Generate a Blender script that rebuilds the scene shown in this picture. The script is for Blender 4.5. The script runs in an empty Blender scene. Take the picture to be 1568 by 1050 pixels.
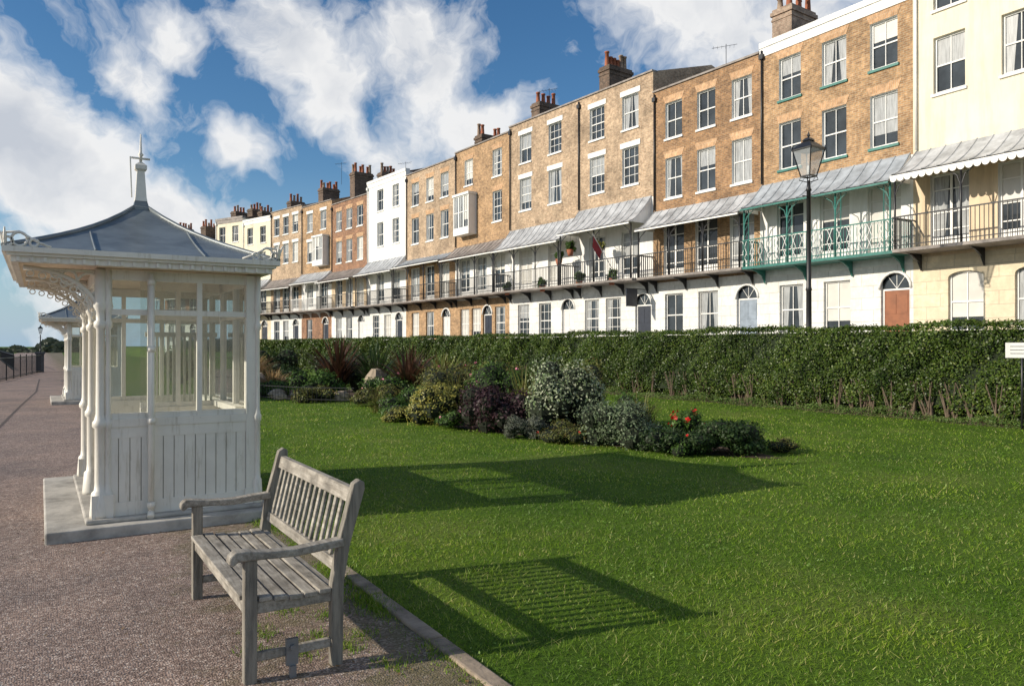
import bpy, math, random
import numpy as np
from mathutils import Vector, Matrix
random.seed(7); rng=np.random.default_rng(7)
scn=bpy.context.scene
scn.view_settings.view_transform='Standard'; scn.view_settings.look='None'
scn.view_settings.exposure=0; scn.view_settings.gamma=1

# ------------------------------------------------------------ materials
def newmat(name):
    m=bpy.data.materials.new(name); m.use_nodes=True
    nt=m.node_tree; b=nt.nodes['Principled BSDF']
    return m,nt,b
def N(nt,t,**k):
    n=nt.nodes.new(t)
    for a,v in k.items(): setattr(n,a,v)
    return n
def rgba(c): return (c[0],c[1],c[2],1)
def noise(nt,vec,scale,detail=5,rough=.6):
    n=N(nt,'ShaderNodeTexNoise'); n.inputs['Scale'].default_value=scale
    n.inputs['Detail'].default_value=detail; n.inputs['Roughness'].default_value=rough
    nt.links.new(vec,n.inputs['Vector']); return n
def mixc(nt,fac,a,b,mode='MIX'):
    n=N(nt,'ShaderNodeMix',data_type='RGBA',blend_type=mode)
    if isinstance(fac,(int,float)): n.inputs[0].default_value=fac
    else: nt.links.new(fac,n.inputs[0])
    for i,x in ((6,a),(7,b)):
        if isinstance(x,(tuple,list)): n.inputs[i].default_value=rgba(x)
        else: nt.links.new(x,n.inputs[i])
    return n.outputs[2]
def ramp(nt,fac,stops):
    n=N(nt,'ShaderNodeValToRGB'); e=n.color_ramp.elements
    while len(e)<len(stops): e.new(.5)
    for i,(p,c) in enumerate(stops):
        e[i].position=p; e[i].color=rgba(c) if isinstance(c,(tuple,list)) else (c,c,c,1)
    nt.links.new(fac,n.inputs[0]); return n.outputs[0]
def bump(nt,b,h,strength,dist=.01):
    n=N(nt,'ShaderNodeBump'); n.inputs['Strength'].default_value=strength; n.inputs['Distance'].default_value=dist
    nt.links.new(h,n.inputs['Height']); nt.links.new(n.outputs[0],b.inputs['Normal'])
def coord(nt,scale=(1,1,1)):
    tc=N(nt,'ShaderNodeTexCoord'); mp=N(nt,'ShaderNodeMapping'); mp.inputs['Scale'].default_value=scale
    nt.links.new(tc.outputs['Object'],mp.inputs[0]); return mp.outputs[0]
def simple(name,c,rough=.6,ns=3,amt=.25,bs=None,bst=.3,metal=0,dark=None,stretch=(1,1,1),coat=0):
    m,nt,b=newmat(name); v=coord(nt,stretch)
    n=noise(nt,v,ns,4,.65)
    d=dark or tuple(x*(1-amt) for x in c)
    l=tuple(min(1,x*(1+amt*.35)) for x in c)
    col=ramp(nt,n.outputs[0],[(.3,d),(.62,l)])
    nt.links.new(col,b.inputs['Base Color']); b.inputs['Roughness'].default_value=rough
    b.inputs['Metallic'].default_value=metal
    b.inputs['Coat Weight'].default_value=coat
    if bs:
        n2=noise(nt,v,bs,3); bump(nt,b,n2.outputs[0],bst,.01)
    return m
def leafmat(name,cols,trans=.3,rough=.5,ps=1.3,plo=(.6,.6,.6),phi=(1.25,1.25,1.25)):
    m,nt,b=newmat(name); g=N(nt,'ShaderNodeNewGeometry')
    st=[(i/max(1,len(cols)-1),c) for i,c in enumerate(cols)]
    col=ramp(nt,g.outputs['Random Per Island'],st)
    n=noise(nt,coord(nt),ps,3)
    col=mixc(nt,1,col,ramp(nt,n.outputs[0],[(.3,plo),(.7,phi)]),'MULTIPLY')
    nt.links.new(col,b.inputs['Base Color']); b.inputs['Roughness'].default_value=rough
    b.inputs['Specular IOR Level'].default_value=.3
    t=N(nt,'ShaderNodeBsdfTranslucent'); nt.links.new(col,t.inputs[0])
    mx=N(nt,'ShaderNodeMixShader'); mx.inputs[0].default_value=trans
    nt.links.new(b.outputs[0],mx.inputs[1]); nt.links.new(t.outputs[0],mx.inputs[2])
    nt.links.new(mx.outputs[0],nt.nodes['Material Output'].inputs[0]); return m
def brick(name,c1,c2,mortar,stain=.42,bw=.225,rh=.075,ms=.012,bst=.4):
    m,nt,b=newmat(name); tc=N(nt,'ShaderNodeTexCoord'); s=N(nt,'ShaderNodeSeparateXYZ'); nt.links.new(tc.outputs['Object'],s.inputs[0])
    a=N(nt,'ShaderNodeMath',operation='ADD'); nt.links.new(s.outputs[0],a.inputs[0]); nt.links.new(s.outputs[1],a.inputs[1])
    cb=N(nt,'ShaderNodeCombineXYZ'); nt.links.new(a.outputs[0],cb.inputs[0]); nt.links.new(s.outputs[2],cb.inputs[1])
    t=N(nt,'ShaderNodeTexBrick'); nt.links.new(cb.outputs[0],t.inputs['Vector'])
    t.inputs['Scale'].default_value=1; t.inputs['Brick Width'].default_value=bw; t.inputs['Row Height'].default_value=rh
    t.inputs['Mortar Size'].default_value=ms; t.inputs['Color1'].default_value=rgba(c1); t.inputs['Color2'].default_value=rgba(c2)
    t.inputs['Mortar'].default_value=rgba(mortar); t.inputs['Bias'].default_value=-.1
    ge=N(nt,'ShaderNodeNewGeometry')
    n=noise(nt,ge.outputs['Position'],.8,6,.72); n3=noise(nt,ge.outputs['Position'],6,4,.75)
    col=mixc(nt,1,t.outputs[0],ramp(nt,n.outputs[0],[(.32,1-stain),(.5,.92),(.66,1.18)]),'MULTIPLY')
    col=mixc(nt,1,col,ramp(nt,n3.outputs[0],[(.3,.60),(.7,1.36)]),'MULTIPLY')
    nt.links.new(col,b.inputs['Base Color']); b.inputs['Roughness'].default_value=.85
    inv=N(nt,'ShaderNodeMath',operation='SUBTRACT'); inv.inputs[0].default_value=1; nt.links.new(t.outputs['Fac'],inv.inputs[1])
    bump(nt,b,inv.outputs[0],bst,.01); return m
def render_wall(name,c,streak=.2):
    # painted render with faint vertical rain streaks
    m,nt,b=newmat(name); ge=N(nt,'ShaderNodeNewGeometry'); mp=N(nt,'ShaderNodeMapping'); mp.inputs['Scale'].default_value=(2.2,2.2,.25); nt.links.new(ge.outputs['Position'],mp.inputs[0])
    n=noise(nt,mp.outputs[0],1.6,6,.7); n2=noise(nt,ge.outputs['Position'],.7,5,.7)
    col=mixc(nt,1,c,ramp(nt,n.outputs[0],[(.32,(1-streak,1-streak*1.1,1-streak*1.25)),(.55,1.0)]),'MULTIPLY')
    col=mixc(nt,1,col,ramp(nt,n2.outputs[0],[(.3,.88),(.6,1.03)]),'MULTIPLY')
    nt.links.new(col,b.inputs['Base Color']); b.inputs['Roughness'].default_value=.75; return m

M={}
M['brickY']=brick('yellow_stock_brick',(.47,.275,.13),(.27,.145,.068),(.42,.32,.21))
M['brickB']=brick('brown_stock_brick',(.38,.20,.088),(.19,.095,.048),(.33,.24,.15))
M['brickL']=brick('pale_stock_brick',(.50,.35,.22),(.33,.21,.125),(.47,.38,.28))
M['brickR']=brick('red_brown_brick',(.36,.17,.08),(.19,.085,.048),(.30,.21,.15))
M['brickD']=brick('sooty_chimney_brick',(.17,.105,.07),(.085,.058,.042),(.15,.12,.09))
M['brickC']=brick('buff_chimney_brick',(.40,.29,.21),(.28,.18,.13),(.36,.29,.22))
M['lintel']=brick('gauged_brick_lintel',(.56,.34,.18),(.50,.28,.14),(.56,.42,.29),.15,.07,.3,.008)
M['stW']=brick('white_stucco',(.80,.79,.76),(.77,.76,.73),(.58,.56,.52),.1,.9,.42,.012,.3)
M['stC']=brick('cream_stucco',(.77,.66,.48),(.75,.64,.46),(.55,.47,.35),.1,.9,.42,.012,.3)
for k_ in ('stW','stC'):
    for n_ in M[k_].node_tree.nodes:
        if n_.type=='VALTORGB' and len(n_.color_ramp.elements)==2: n_.color_ramp.elements[0].color=(.86,.85,.83,1); n_.color_ramp.elements[1].color=(1.04,1.04,1.04,1)
M['white']=render_wall('white_paint',(.82,.81,.78),.14)
M['creamP']=render_wall('cream_render',(.80,.72,.55),.16)
M['peach']=render_wall('peach_render',(.72,.57,.39),.2)
M['dark']=simple('dark_slate',(.07,.07,.08),.6,2,.4)
M['slate']=simple('roof_slate',(.11,.11,.12),.6,4,.4)
M['lead']=simple('canopy_zinc',(.47,.48,.49),.45,1.6,.5,metal=.1)
M['leadD']=simple('canopy_weathered',(.27,.235,.21),.6,2.2,.5)
M['leadB']=simple('canopy_grey_paint',(.36,.39,.42),.5,2.2,.4)
M['black']=simple('black_ironwork',(.02,.02,.022),.4,5,.3)
M['green']=simple('green_ironwork',(.03,.17,.14),.45,5,.3)
M['pot']=simple('terracotta_pot',(.36,.12,.06),.8,5,.3)
M['glass']=simple('window_glass',(.045,.055,.065),.06,.6,.6)
M['blind']=simple('window_blind',(.62,.60,.55),.35,1,.15,coat=.4)
M['net']=simple('net_curtain',(.36,.37,.37),.3,5,.4,stretch=(4,1,.4),coat=.6)
M['doorR']=simple('brown_door',(.26,.09,.035),.45,3,.3)
M['doorB']=simple('blue_grey_door',(.25,.30,.36),.45,3,.3)
M['doorW']=simple('white_door',(.68,.67,.65),.45,3,.1)
M['doorK']=simple('dark_door',(.03,.035,.05),.4,3,.3)

# ------------------------------------------------------------ mesh builder
class MB:
    def __init__(s): s.v=[];s.f=[];s.m=[];s.sm=[];s.mats=[]
    def mi(s,mat):
        if isinstance(mat,str): mat=M[mat]
        if mat not in s.mats: s.mats.append(mat)
        return s.mats.index(mat)
    def poly(s,pts,mat,smooth=False):
        i=len(s.v); s.v+= [tuple(p) for p in pts]; s.f.append(tuple(range(i,i+len(pts)))); s.m.append(s.mi(mat)); s.sm.append(smooth)
    def box(s,x0,x1,y0,y1,z0,z1,mat):
        i=len(s.v); s.v+=[(x,y,z) for z in (z0,z1) for y in (y0,y1) for x in (x0,x1)]
        k=s.mi(mat)
        for f in ((0,2,3,1),(4,5,7,6),(0,1,5,4),(2,6,7,3),(0,4,6,2),(1,3,7,5)):
            s.f.append(tuple(i+a for a in f)); s.m.append(k); s.sm.append(False)
    def prism(s,poly,a0,a1,mat,axis='y'):
        def P(p,a):
            return (p[0],a,p[1]) if axis=='y' else ((a,p[0],p[1]) if axis=='x' else (p[0],p[1],a))
        i=len(s.v); n=len(poly); s.v+=[P(p,a0) for p in poly]+[P(p,a1) for p in poly]; k=s.mi(mat)
        fs=[tuple(range(i,i+n)),tuple(range(i+2*n-1,i+n-1,-1))]+[(i+j,i+n+j,i+n+(j+1)%n,i+(j+1)%n) for j in range(n)]
        for f in fs: s.f.append(f); s.m.append(k); s.sm.append(False)
    def tube(s,pts,r,mat,n=8,caps=True):
        pts=[Vector(p) for p in pts]; L=len(pts)
        rs=r if isinstance(r,(list,tuple)) else [r]*L
        k=s.mi(mat); base=len(s.v)
        t0=(pts[1]-pts[0]).normalized(); ref=Vector((0,0,1)) if abs(t0.z)<.9 else Vector((1,0,0))
        a=t0.cross(ref).normalized()
        for j,p in enumerate(pts):
            t=(pts[min(j+1,L-1)]-pts[max(j-1,0)]); 
            if t.length<1e-9: t=t0.copy()
            t.normalize(); a=(a-t*a.dot(t)); a.normalize(); b=t.cross(a)
            for q in range(n):
                an=2*math.pi*(q+.5)/n; s.v.append(tuple(p+a*math.cos(an)*rs[j]+b*math.sin(an)*rs[j]))
        for j in range(L-1):
            for q in range(n):
                q2=(q+1)%n; s.f.append((base+j*n+q,base+j*n+q2,base+(j+1)*n+q2,base+(j+1)*n+q)); s.m.append(k); s.sm.append(n>5)
        if caps:
            s.f.append(tuple(base+q for q in range(n))[::-1]); s.m.append(k); s.sm.append(False)
            s.f.append(tuple(base+(L-1)*n+q for q in range(n))); s.m.append(k); s.sm.append(False)
    def obj(s,name,parent=None,loc=(0,0,0),bevel=0):
        me=bpy.data.meshes.new(name); me.from_pydata(s.v,[],s.f); 
        for m in s.mats: me.materials.append(m)
        me.polygons.foreach_set('material_index',s.m); me.polygons.foreach_set('use_smooth',s.sm); me.update()
        o=bpy.data.objects.new(name,me); scn.collection.objects.link(o); o.location=loc
        if parent: o.parent=parent
        if bevel:
            b=o.modifiers.new('bevel','BEVEL'); b.width=bevel; b.segments=2; b.limit_method='ANGLE'
        return o
def empty(name,loc=(0,0,0),rz=0):
    e=bpy.data.objects.new(name,None); e.location=loc; e.rotation_euler=(0,0,rz); e.empty_display_size=.3
    scn.collection.objects.link(e); return e
def npmesh(name,V,F,mat,parent=None):
    nv=len(V); nf=len(F); k=F.shape[1]
    me=bpy.data.meshes.new(name); me.vertices.add(nv); me.vertices.foreach_set('co',V.astype(np.float32).ravel())
    me.loops.add(nf*k); me.loops.foreach_set('vertex_index',F.astype(np.int32).ravel())
    me.polygons.add(nf); me.polygons.foreach_set('loop_start',np.arange(0,nf*k,k,dtype=np.int32))
    me.update(calc_edges=True); me.validate()
    me.materials.append(mat); o=bpy.data.objects.new(name,me); scn.collection.objects.link(o)
    if parent: o.parent=parent
    return o
def nrm(a): return a/np.maximum(np.linalg.norm(a,axis=1,keepdims=True),1e-9)
def leaves(name,P,Nn,size,mat,parent=None,asp=.6,jit=.8):
    n=len(P); Nn=nrm(Nn+rng.normal(0,jit,(n,3))*.6)
    u=nrm(np.cross(Nn,rng.normal(0,1,(n,3)))); v=np.cross(Nn,u)
    sz=(size*rng.uniform(.6,1.3,n))[:,None]
    V=np.stack([P-u*sz,P+v*sz*asp,P+u*sz,P-v*sz*asp],1).reshape(-1,3)
    return npmesh(name,V,np.arange(4*n).reshape(n,4),mat,parent)

# ------------------------------------------------------------ ground
def hx(y): return np.interp(y,[-200,55,66,76,120,400],[17,17,14.5,11,11,30])
def sstep(t): t=np.clip(t,0,1); return t*t*(3-2*t)
xs=np.concatenate([[-14],[-1,0,1,1.9],np.linspace(2.5,30,70),[40,60,100,200,400,900]])
ys=np.concatenate([[-300,-100,-40],np.linspace(-20,110,90),[130,160,250,400,900,2500]])
def terrain_z(x,y): return 1.3*sstep((x-hx(y)-1.6)/1.6)
V=[];nx=len(xs)
for y in ys:
    xl=np.interp(y,[-300,58,80,160,2500],[-14,-14,-14,-45,-900])
    for i,x in enumerate(xs):
        xx=xl if i==0 else x
        V.append((xx,y,float(terrain_z(xx,y))))
F=[(j*nx+i,j*nx+i+1,(j+1)*nx+i+1,(j+1)*nx+i) for j in range(len(ys)-1) for i in range(nx-1)]
m,nt,b=newmat('lawn_turf'); v=coord(nt)
n1=noise(nt,v,.5,5); n2=noise(nt,v,25,5,.7)
c=ramp(nt,n1.outputs[0],[(.3,(.055,.11,.010)),(.5,(.09,.16,.014)),(.72,(.16,.20,.04))])
c=mixc(nt,1,c,ramp(nt,n2.outputs[0],[(.3,.45),(.7,1.4)]),'MULTIPLY')
nt.links.new(c,b.inputs['Base Color']); b.inputs['Roughness'].default_value=.9; b.inputs['Specular IOR Level'].default_value=.15
bump(nt,b,n2.outputs[0],.8,.03)
npmesh('ground',np.array(V),np.array(F),m)
mb=MB(); m,nt,b=newmat('sea_water'); b.inputs['Base Color'].default_value=(.03,.09,.12,1); b.inputs['Roughness'].default_value=.2
n=noise(nt,coord(nt,(.3,.3,.3)),1,4); bump(nt,b,n.outputs[0],.5,.5)
mb.poly([(-9000,-3000,-12),(3000,-3000,-12),(3000,12000,-12),(-9000,12000,-12)],m); mb.obj('sea')
mb=MB(); mb.poly([(-14,-300,-12),(-14,-300,0),(-14,80,0),(-14,80,-12)],simple('chalk_cliff',(.5,.47,.4),.9,1,.3,6)); mb.obj('cliff_face')
# promenade
m,nt,b=newmat('pink_tarmac'); v=coord(nt)
vo=N(nt,'ShaderNodeTexVoronoi'); vo.inputs['Scale'].default_value=85; nt.links.new(v,vo.inputs['Vector'])
sp=N(nt,'ShaderNodeSeparateColor'); nt.links.new(vo.outputs['Color'],sp.inputs[0])
c=ramp(nt,sp.outputs[0],[(0,(.13,.088,.072)),(.45,(.29,.205,.17)),(.8,(.42,.31,.26)),(1,(.66,.56,.49))])
n1=noise(nt,v,.7,6,.65); n2=noise(nt,v,6,5)
c=mixc(nt,1,c,ramp(nt,n1.outputs[0],[(.3,(.62,.64,.66)),(.7,(1.12,1.08,1.02))]),'MULTIPLY')
c=mixc(nt,1,c,ramp(nt,n2.outputs[0],[(.3,.80),(.7,1.1)]),'MULTIPLY')
s=N(nt,'ShaderNodeSeparateXYZ'); nt.links.new(v,s.inputs[0])
mr=N(nt,'ShaderNodeMapRange'); nt.links.new(s.outputs[0],mr.inputs[0]); mr.inputs[1].default_value=.2; mr.inputs[2].default_value=1.9; mr.inputs[3].default_value=0; mr.inputs[4].default_value=.32
ad=N(nt,'ShaderNodeMath',operation='ADD'); n3=noise(nt,v,2.2,8,.75); nt.links.new(n3.outputs[0],ad.inputs[0]); nt.links.new(mr.outputs[0],ad.inputs[1])
c=mixc(nt,ramp(nt,ad.outputs[0],[(.62,0.),(.84,.8)]),c,(.11,.10,.035))
nt.links.new(c,b.inputs['Base Color']); b.inputs['Roughness'].default_value=.85
bump(nt,b,vo.outputs['Distance'],.7,.008)
mb=MB(); mb.poly([(-13.9,-60,.004),(1.86,-60,.004),(1.86,58,.004),(-13.9,58,.004)],m)
mb.poly([(-6,58,.004),(1.86,58,.004),(8,400,.004),(-3,400,.004)],m); mb.obj('promenade')
mb=MB(); linem=simple('dark_tarmac_line',(.10,.075,.065),.95,9,.5)  # narrow darker strip laid just above the promenade surface
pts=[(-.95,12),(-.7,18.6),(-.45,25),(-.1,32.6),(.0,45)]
for a,b_ in zip(pts[:-1],pts[1:]): mb.poly([(a[0]-.03,a[1],.008),(a[0]+.03,a[1],.008),(b_[0]+.03,b_[1],.008),(b_[0]-.03,b_[1],.008)],linem)
mb.obj('promenade_dark_line')
M['kerb']=simple('kerb_stone',(.31,.245,.18),.9,5,.6,25,.7)
mb=MB(); y=-6
while y<58:
    L=.9; j=random.uniform(-.012,.012); mb.box(1.855+j,1.955+j,y,y+L-.014,-.05,.028+j*.6,'kerb'); y+=L
mb.obj('lawn_kerb',bevel=.012)
PL=[(25,1.8),(25,8.3),(25,14.9),(24.95,21.3),(24.6,27.3),(24.2,32.7),(23.75,38.9),(23.4,45.2),(22.9,52.05),(22.3,58.3),(21.5,64.7),(20.5,70.2),(19.2,76.05),(17.6,80.8),(15.7,84.8)]
def strip(name,o0,o1,z,mat):
    mb=MB()
    for a,b_ in zip(PL[:-1],PL[1:]):
        mb.poly([(a[0]-o0,a[1],z),(a[0]-o1,a[1],z),(b_[0]-o1,b_[1],z),(b_[0]-o0,b_[1],z)],mat)
    mb.obj(name)
strip('pavement',-.5,1.8,1.42,simple('paving',(.3,.28,.25),.9,3,.3))
strip('road',1.8,3.6,1.304,simple('asphalt',(.05,.05,.052),.9,3,.3))

# ------------------------------------------------------------ grass blades
def inbed(x,y):
    a=(((x-8.4+.18*(y-12.4))/1.0)**2+((y-12.4)/4.7)**2)<1
    return a|((((x-8.5)/2.6)**2+((y-26)/3.3)**2)<1)
def grass():
    n=1500000; x=rng.uniform(1.96,16.9,n); y=rng.uniform(-1,29,n)
    d=np.hypot(x,y); cx=.852*x-.524*y; cy=.524*x+.852*y
    dens=n/(14.94*30); want=4300*np.minimum(1,(4.6/np.maximum(d,1))**2)
    worn=.5+.5*np.sin(x*1.1+2*np.sin(y*.7))*np.sin(y*1.4+1.5*np.sin(x*.9))
    keep=(rng.random(n)<want/dens*(.62+.38*worn))&(np.abs(cx)<.85*cy+1)&(cy>1.5)&~inbed(x,y)
    x=x[keep];y=y[keep];d=d[keep]; n=len(x)
    clump=.5+.5*np.sin(x*2.3+1.7*np.sin(y*1.9))*np.sin(y*2.7+np.sin(x*3.1)*1.3); cl2=.5+.5*np.sin(x*9+2*np.sin(y*7))*np.sin(y*11+np.sin(x*8)*2)
    h=rng.uniform(.010,.032,n)*(.6+.4*clump+.75*cl2**2); tuft=rng.random(n)<.02; h[tuft]*=1.7
    h*=1+np.maximum(0,(d-6))*.012
    w=.0021*np.maximum(1,d/4.2)*rng.uniform(.7,1.4,n); a=rng.uniform(0,2*np.pi,n)
    lx=rng.normal(0,.8,n)*h; ly=rng.normal(0,.8,n)*h
    z0=np.zeros(n)
    V=np.stack([np.stack([x-np.cos(a)*w,y-np.sin(a)*w,z0],1),np.stack([x+np.cos(a)*w,y+np.sin(a)*w,z0],1),
                np.stack([x+lx,y+ly,h],1)],1).reshape(-1,3)
    cols=[(.09,.20,.012),(.15,.29,.018),(.20,.36,.028),(.17,.31,.02),(.26,.39,.05),(.50,.50,.22)]
    g=leafmat('grass_blades',cols,.4,.45,.55,(.50,.62,.5),(1.38,1.15,1.1))
    npmesh('lawn_grass',V,np.arange(3*n).reshape(n,3),g)
    k=900; wx=rng.uniform(2,11,k); wy=rng.uniform(0,10,k); cl=(np.sin(wx*1.7+1)*np.sin(wy*1.3+2)+rng.normal(0,.4,k))>-.1; wx=wx[cl]; wy=wy[cl]; k=len(wx)
    idx=np.repeat(np.arange(k),9); n=len(idx); sp_=rng.uniform(.02,.07,k)[idx]
    P=np.stack([wx[idx]+rng.normal(0,1,n)*sp_,wy[idx]+rng.normal(0,1,n)*sp_,rng.uniform(.010,.030,n)],1)
    ok=~inbed(P[:,0],P[:,1])&(P[:,0]>1.97); P=P[ok]
    leaves('lawn_weeds',P,np.tile([-.3,0,1.],(len(P),1)),.010,leafmat('clover_leaves',[(.12,.25,.03),(.20,.33,.06),(.30,.40,.13)],.3),None,.5,.8)
    n=13000; y=rng.uniform(2.2,9,n); k=.5+.5*np.sin(y*5)*np.sin(y*2.3+1); x=1.86+rng.normal(0,.06,n)-.05*k
    n2=2600; ct=rng.integers(0,9,n2); cxs=np.array([1.2,1.35,1.45,1.1,1.5,1.6,1.3,1.55,1.0]); cys=np.array([4.1,4.3,4.05,4.5,4.6,4.2,4.8,3.7,4.25])
    x2=cxs[ct]+rng.normal(0,.05,n2); y2=cys[ct]+rng.normal(0,.06,n2)
    x=np.concatenate([x,x2]);y=np.concatenate([y,y2]);k=np.concatenate([k,np.full(n2,.4)]); n=len(x)
    h=rng.uniform(.015,.06,n)*k; keep=rng.random(n)<k; x=x[keep];y=y[keep];h=h[keep];n=len(x); a=rng.uniform(0,2*np.pi,n); w=.004
    V=np.stack([np.stack([x-np.cos(a)*w,y-np.sin(a)*w,0*x],1),np.stack([x+np.cos(a)*w,y+np.sin(a)*w,0*x],1),
                np.stack([x+rng.normal(0,.7,n)*h,y+rng.normal(0,.7,n)*h,h+.01],1)],1).reshape(-1,3)
    npmesh('kerb_weeds',V,np.arange(3*n).reshape(n,3),g)
    # fallen leaves / grit on the path
    n=420; P=np.stack([rng.uniform(-1.5,1.85,n)**1.0,rng.uniform(3,13,n),np.full(n,.012)],1)
    P[:,0]=np.where(rng.random(n)<.6,1.84-np.abs(rng.normal(0,.3,n)),P[:,0])
    leaves('fallen_leaves',P,np.tile([0,0,1.],(n,1)),.012,leafmat('dead_leaves',[(.20,.11,.04),(.32,.2,.08),(.12,.08,.04)],.1),None,.6,.25)
grass()

# ------------------------------------------------------------ hedge
def hedge():
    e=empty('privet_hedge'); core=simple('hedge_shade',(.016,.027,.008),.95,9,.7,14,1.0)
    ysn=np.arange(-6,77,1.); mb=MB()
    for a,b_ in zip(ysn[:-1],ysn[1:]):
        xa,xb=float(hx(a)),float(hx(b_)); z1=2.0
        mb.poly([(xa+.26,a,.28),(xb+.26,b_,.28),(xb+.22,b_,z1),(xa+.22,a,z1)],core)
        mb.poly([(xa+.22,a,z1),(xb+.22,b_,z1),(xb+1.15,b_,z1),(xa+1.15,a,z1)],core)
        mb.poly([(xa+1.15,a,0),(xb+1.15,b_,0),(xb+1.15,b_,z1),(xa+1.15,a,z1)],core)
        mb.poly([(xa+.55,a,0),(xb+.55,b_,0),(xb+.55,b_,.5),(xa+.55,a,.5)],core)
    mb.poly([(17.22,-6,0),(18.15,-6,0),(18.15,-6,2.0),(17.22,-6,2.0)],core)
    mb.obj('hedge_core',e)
    lm=leafmat('privet_leaves',[(.028,.058,.010),(.055,.10,.015),(.09,.145,.025),(.045,.085,.014),(.16,.20,.05)],.25,.4,.7,(.5,.55,.5),(1.4,1.3,1.1))
    n=230000
    y=1+76*rng.random(n)**1.75; zz=rng.random(n)
    low=.05+.12*np.sin(y*1.3)+.10*np.sin(y*3.7+1)+.1*np.sin(y*.6)
    topz=2.14+.04*np.sin(y*.9)+.03*np.sin(y*2.7+1)+.025*np.sin(y*7)
    z=topz-(topz-np.maximum(low,.02))*zz
    dep=.08*np.sin(y*2.1+z*1.5)+.06*np.sin(y*5+z*7)+.09*np.sin(y*.7+z*2)+.04*np.sin(y*11+3*np.sin(z*5))
    thin=np.where(z<.55,(.55-z)*.35,0)
    x=hx(y)+dep+thin+rng.uniform(-.04,.22,n)
    hole=(.5+.5*np.sin(y*4.1+z*3+2*np.sin(z*6)))*(.5+.5*np.sin(y*1.9-z*5))
    keep=rng.random(n)<np.where(z<.5,.5+z,1)*(1-.2*hole)
    P=np.stack([x,y,z],1)[keep]; Nn=np.tile([-1,0,.35],(len(P),1)).astype(float)
    s=.029*np.clip(1+ (P[:,1]-15)*.03,1,2.5)
    leaves('hedge_leaves',P,Nn,s,lm,e,.6,1.0)
    n=42000; y=1+76*rng.random(n)**1.7; P=np.stack([hx(y)+rng.uniform(0,1.15,n),y,2.08+.04*np.sin(y*.9)+.03*np.sin(y*2.7+1)+.025*np.sin(y*7)+np.abs(rng.normal(0,.045,n))],1)
    leaves('hedge_top_leaves',P,np.tile([0,0,1.],(n,1)),.034,lm,e,.6,1.2)
    mb=MB(); bk=simple('hedge_stem_bark',(.15,.11,.075),.9,8,.4)
    for i in range(190):
        y=random.uniform(2,40); x=float(hx(y))+random.uniform(.12,.45)
        for k in range(3):
            dx=random.uniform(-.2,.12);dy=random.uniform(-.3,.3)
            mb.tube([(x,y,0),(x+dx*.4,y+dy*.3,.3),(x+dx,y+dy,.85)],[.024,.016,.008],bk,5,False)
    mb.obj('hedge_stems',e)
    n=26000; y=1+55*rng.random(n)**1.3; k=.5+.5*np.sin(y*2.2)*np.sin(y*.9+2)
    P=np.stack([hx(y)-.15+rng.normal(0,.14,n),y,rng.random(n)*(.06+.22*k)],1)
    leaves('hedge_foot_weeds',P,np.tile([-.6,0,.7],(n,1)),.028,leafmat('weed_leaves',[(.06,.12,.018),(.11,.19,.035),(.15,.17,.05)]),e,.4)
    mb=MB(); soil=simple('hedge_soil',(.15,.095,.06),.95,6,.5,20)
    for a,b_ in zip(ysn[:-1],ysn[1:]): mb.poly([(float(hx(a))-.3+.08*math.sin(a*2),a,.004),(float(hx(a))+1,a,.004),(float(hx(b_))+1,b_,.004),(float(hx(b_))-.3+.08*math.sin(b_*2),b_,.004)],soil)
    mb.obj('hedge_soil',e)
hedge()

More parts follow.
